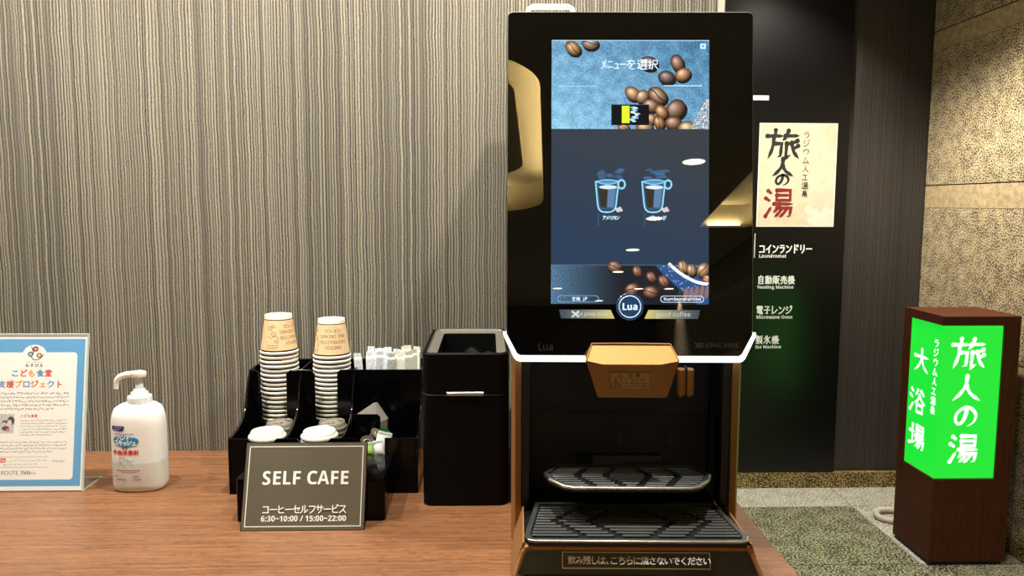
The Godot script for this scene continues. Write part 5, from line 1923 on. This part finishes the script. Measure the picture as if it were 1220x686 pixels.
func poster_picture() -> ImageTexture:
	var w := 840
	var h := 1188
	var c := Canvas.new(w, h, rgb8(248, 247, 242))
	var blue := rgb8(80, 160, 214)
	var cream := rgb8(246, 244, 238)
	c.rect(13, 30, w - 26, h - 62, blue)
	for y in range(38, h - 40, 9):   # fine dots in the frame
		for x in range(34 + (y / 9 % 2) * 5, w - 34, 10):
			c.rect(x, y, 2, 2, rgb8(120, 186, 226))
	var inner := PackedVector2Array()
	for q in rrect(w - 136, 972, 26, 6):
		inner.append(q + Vector2(w / 2.0, 620))
	c.poly(inner, cream)
	c.off = Vector2(44, 0)
	c.oval(418, 166, 92, 92, cream)
	# round emblem
	var ink := rgb8(36, 34, 36)
	for a in [[424.0, 108.0, 21.0, rgb8(206, 60, 62)], [388.0, 148.0, 20.0, rgb8(110, 156, 206)], [452.0, 158.0, 20.0, rgb8(222, 170, 70)]]:
		c.oval(a[0], a[1], a[2], a[2], ink)
		c.oval(a[0], a[1], a[2] * 0.72, a[2] * 0.72, a[3])
		c.oval(a[0], a[1], a[2] * 0.25, a[2] * 0.25, cream)
	c.line(rounded(PackedVector2Array([Vector2(392, 88), Vector2(404, 118), Vector2(408, 140), Vector2(396, 166), Vector2(410, 188), Vector2(438, 192), Vector2(462, 178), Vector2(482, 152)])), 6.0, ink)
	c.rect(362, 208, 116, 3, rgb8(150, 146, 140))
	c.lines(jp("むすびえ", 26, 1.28), Vector2(356, 222), 4.0, ink)
	# headline, each sign in its own colour
	var hues := [rgb8(96, 140, 190), rgb8(206, 76, 70), rgb8(222, 150, 60), rgb8(96, 140, 190), rgb8(206, 70, 66)]
	var x := 256.0
	for i in 5:
		c.lines(jp("こども食堂"[i], 54), Vector2(x, 268), 9.0, hues[i])
		x += 60
	x = 164.0
	var hues2 := [rgb8(96, 140, 190), rgb8(206, 76, 70), rgb8(222, 150, 60), rgb8(96, 140, 190), rgb8(206, 76, 70), rgb8(222, 150, 60), rgb8(96, 140, 190), rgb8(206, 76, 70)]
	for i in 8:
		c.lines(jp("支援プロジェクト"[i], 54), Vector2(x, 352), 9.0, hues2[i])
		x += 59
	# running text too small to read: rows of marks
	var r := RandomNumberGenerator.new()
	r.seed = 21
	for row in 5:
		text_row(c, r, 130, 560 if row == 4 else 672, 442 + row * 30, 13, 3.2, rgb8(58, 52, 48))
	c.lines(jp("こども食堂", 24, 1.05), Vector2(334, 610), 4.0, rgb8(190, 96, 84))
	for row in 6:
		text_row(c, r, 334, 560 if row == 5 else 668, 652 + row * 22, 9, 2.2, rgb8(96, 90, 84))
	for row in 4:
		text_row(c, r, 130, 560 if row == 3 else 672, 816 + row * 24, 11, 2.4, rgb8(80, 74, 68))
	# small photograph
	c.rect(186, 606, 106, 150, rgb8(214, 210, 208))
	for k in 260:
		c.oval(188 + r.randf() * 102, 608 + r.randf() * 146, r.randf_range(2, 7), r.randf_range(2, 6), rgb8(222, 218, 214).lerp(rgb8(170, 164, 164), r.randf()))
	for a in [[268.0, 660.0, 26.0, 34.0, rgb8(34, 32, 36)], [258.0, 676.0, 18.0, 26.0, rgb8(226, 206, 198)], [226.0, 668.0, 20.0, 12.0, rgb8(40, 36, 38)], [222.0, 684.0, 15.0, 16.0, rgb8(216, 184, 170)], [232.0, 716.0, 26.0, 18.0, rgb8(48, 56, 84)], [248.0, 730.0, 14.0, 12.0, rgb8(208, 120, 112)]]:
		c.oval(a[0], a[1], a[2], a[3], a[4])
	# payment line, hotel name
	c.rect(146, 932, 400, 3, rgb8(150, 146, 140))
	c.rect(146, 1010, 400, 3, rgb8(150, 146, 140))
	c.rect(152, 944, 92, 32, rgb8(214, 62, 52))
	c.text(latin("PayPay", 18.0), Vector2(198, 960), rgb8(244, 232, 226))
	text_row(c, r, 256, 530, 954, 11, 2.0, rgb8(110, 134, 160))
	text_row(c, r, 216, 470, 984, 11, 2.0, rgb8(110, 134, 160))
	c.text(latin("ROUTE INN", 30.0, false, false, true), Vector2(212, 1054), rgb8(70, 66, 60))
	c.text(latin("HOTELS", 17.0, false, false, true), Vector2(382, 1058), rgb8(96, 92, 84))
	text_row(c, r, 576, 660, 962, 10, 2.4, rgb8(70, 66, 62))


	return c.texture()


func text_row(c: Canvas, r: RandomNumberGenerator, x0: float, x1: float, y: float, size: float, wide: float, ink: Color) -> void:
	var x := x0
	while x < x1:
		for k in r.randi_range(2, 3):
			var a := Vector2(x + r.randf() * size * 0.8, y + r.randf() * size)
			c.line(PackedVector2Array([a, a + (Vector2(size * 0.6, 0) if r.randf() < 0.6 else Vector2(0, size * 0.6))]), wide, ink)
		x += size * 1.18
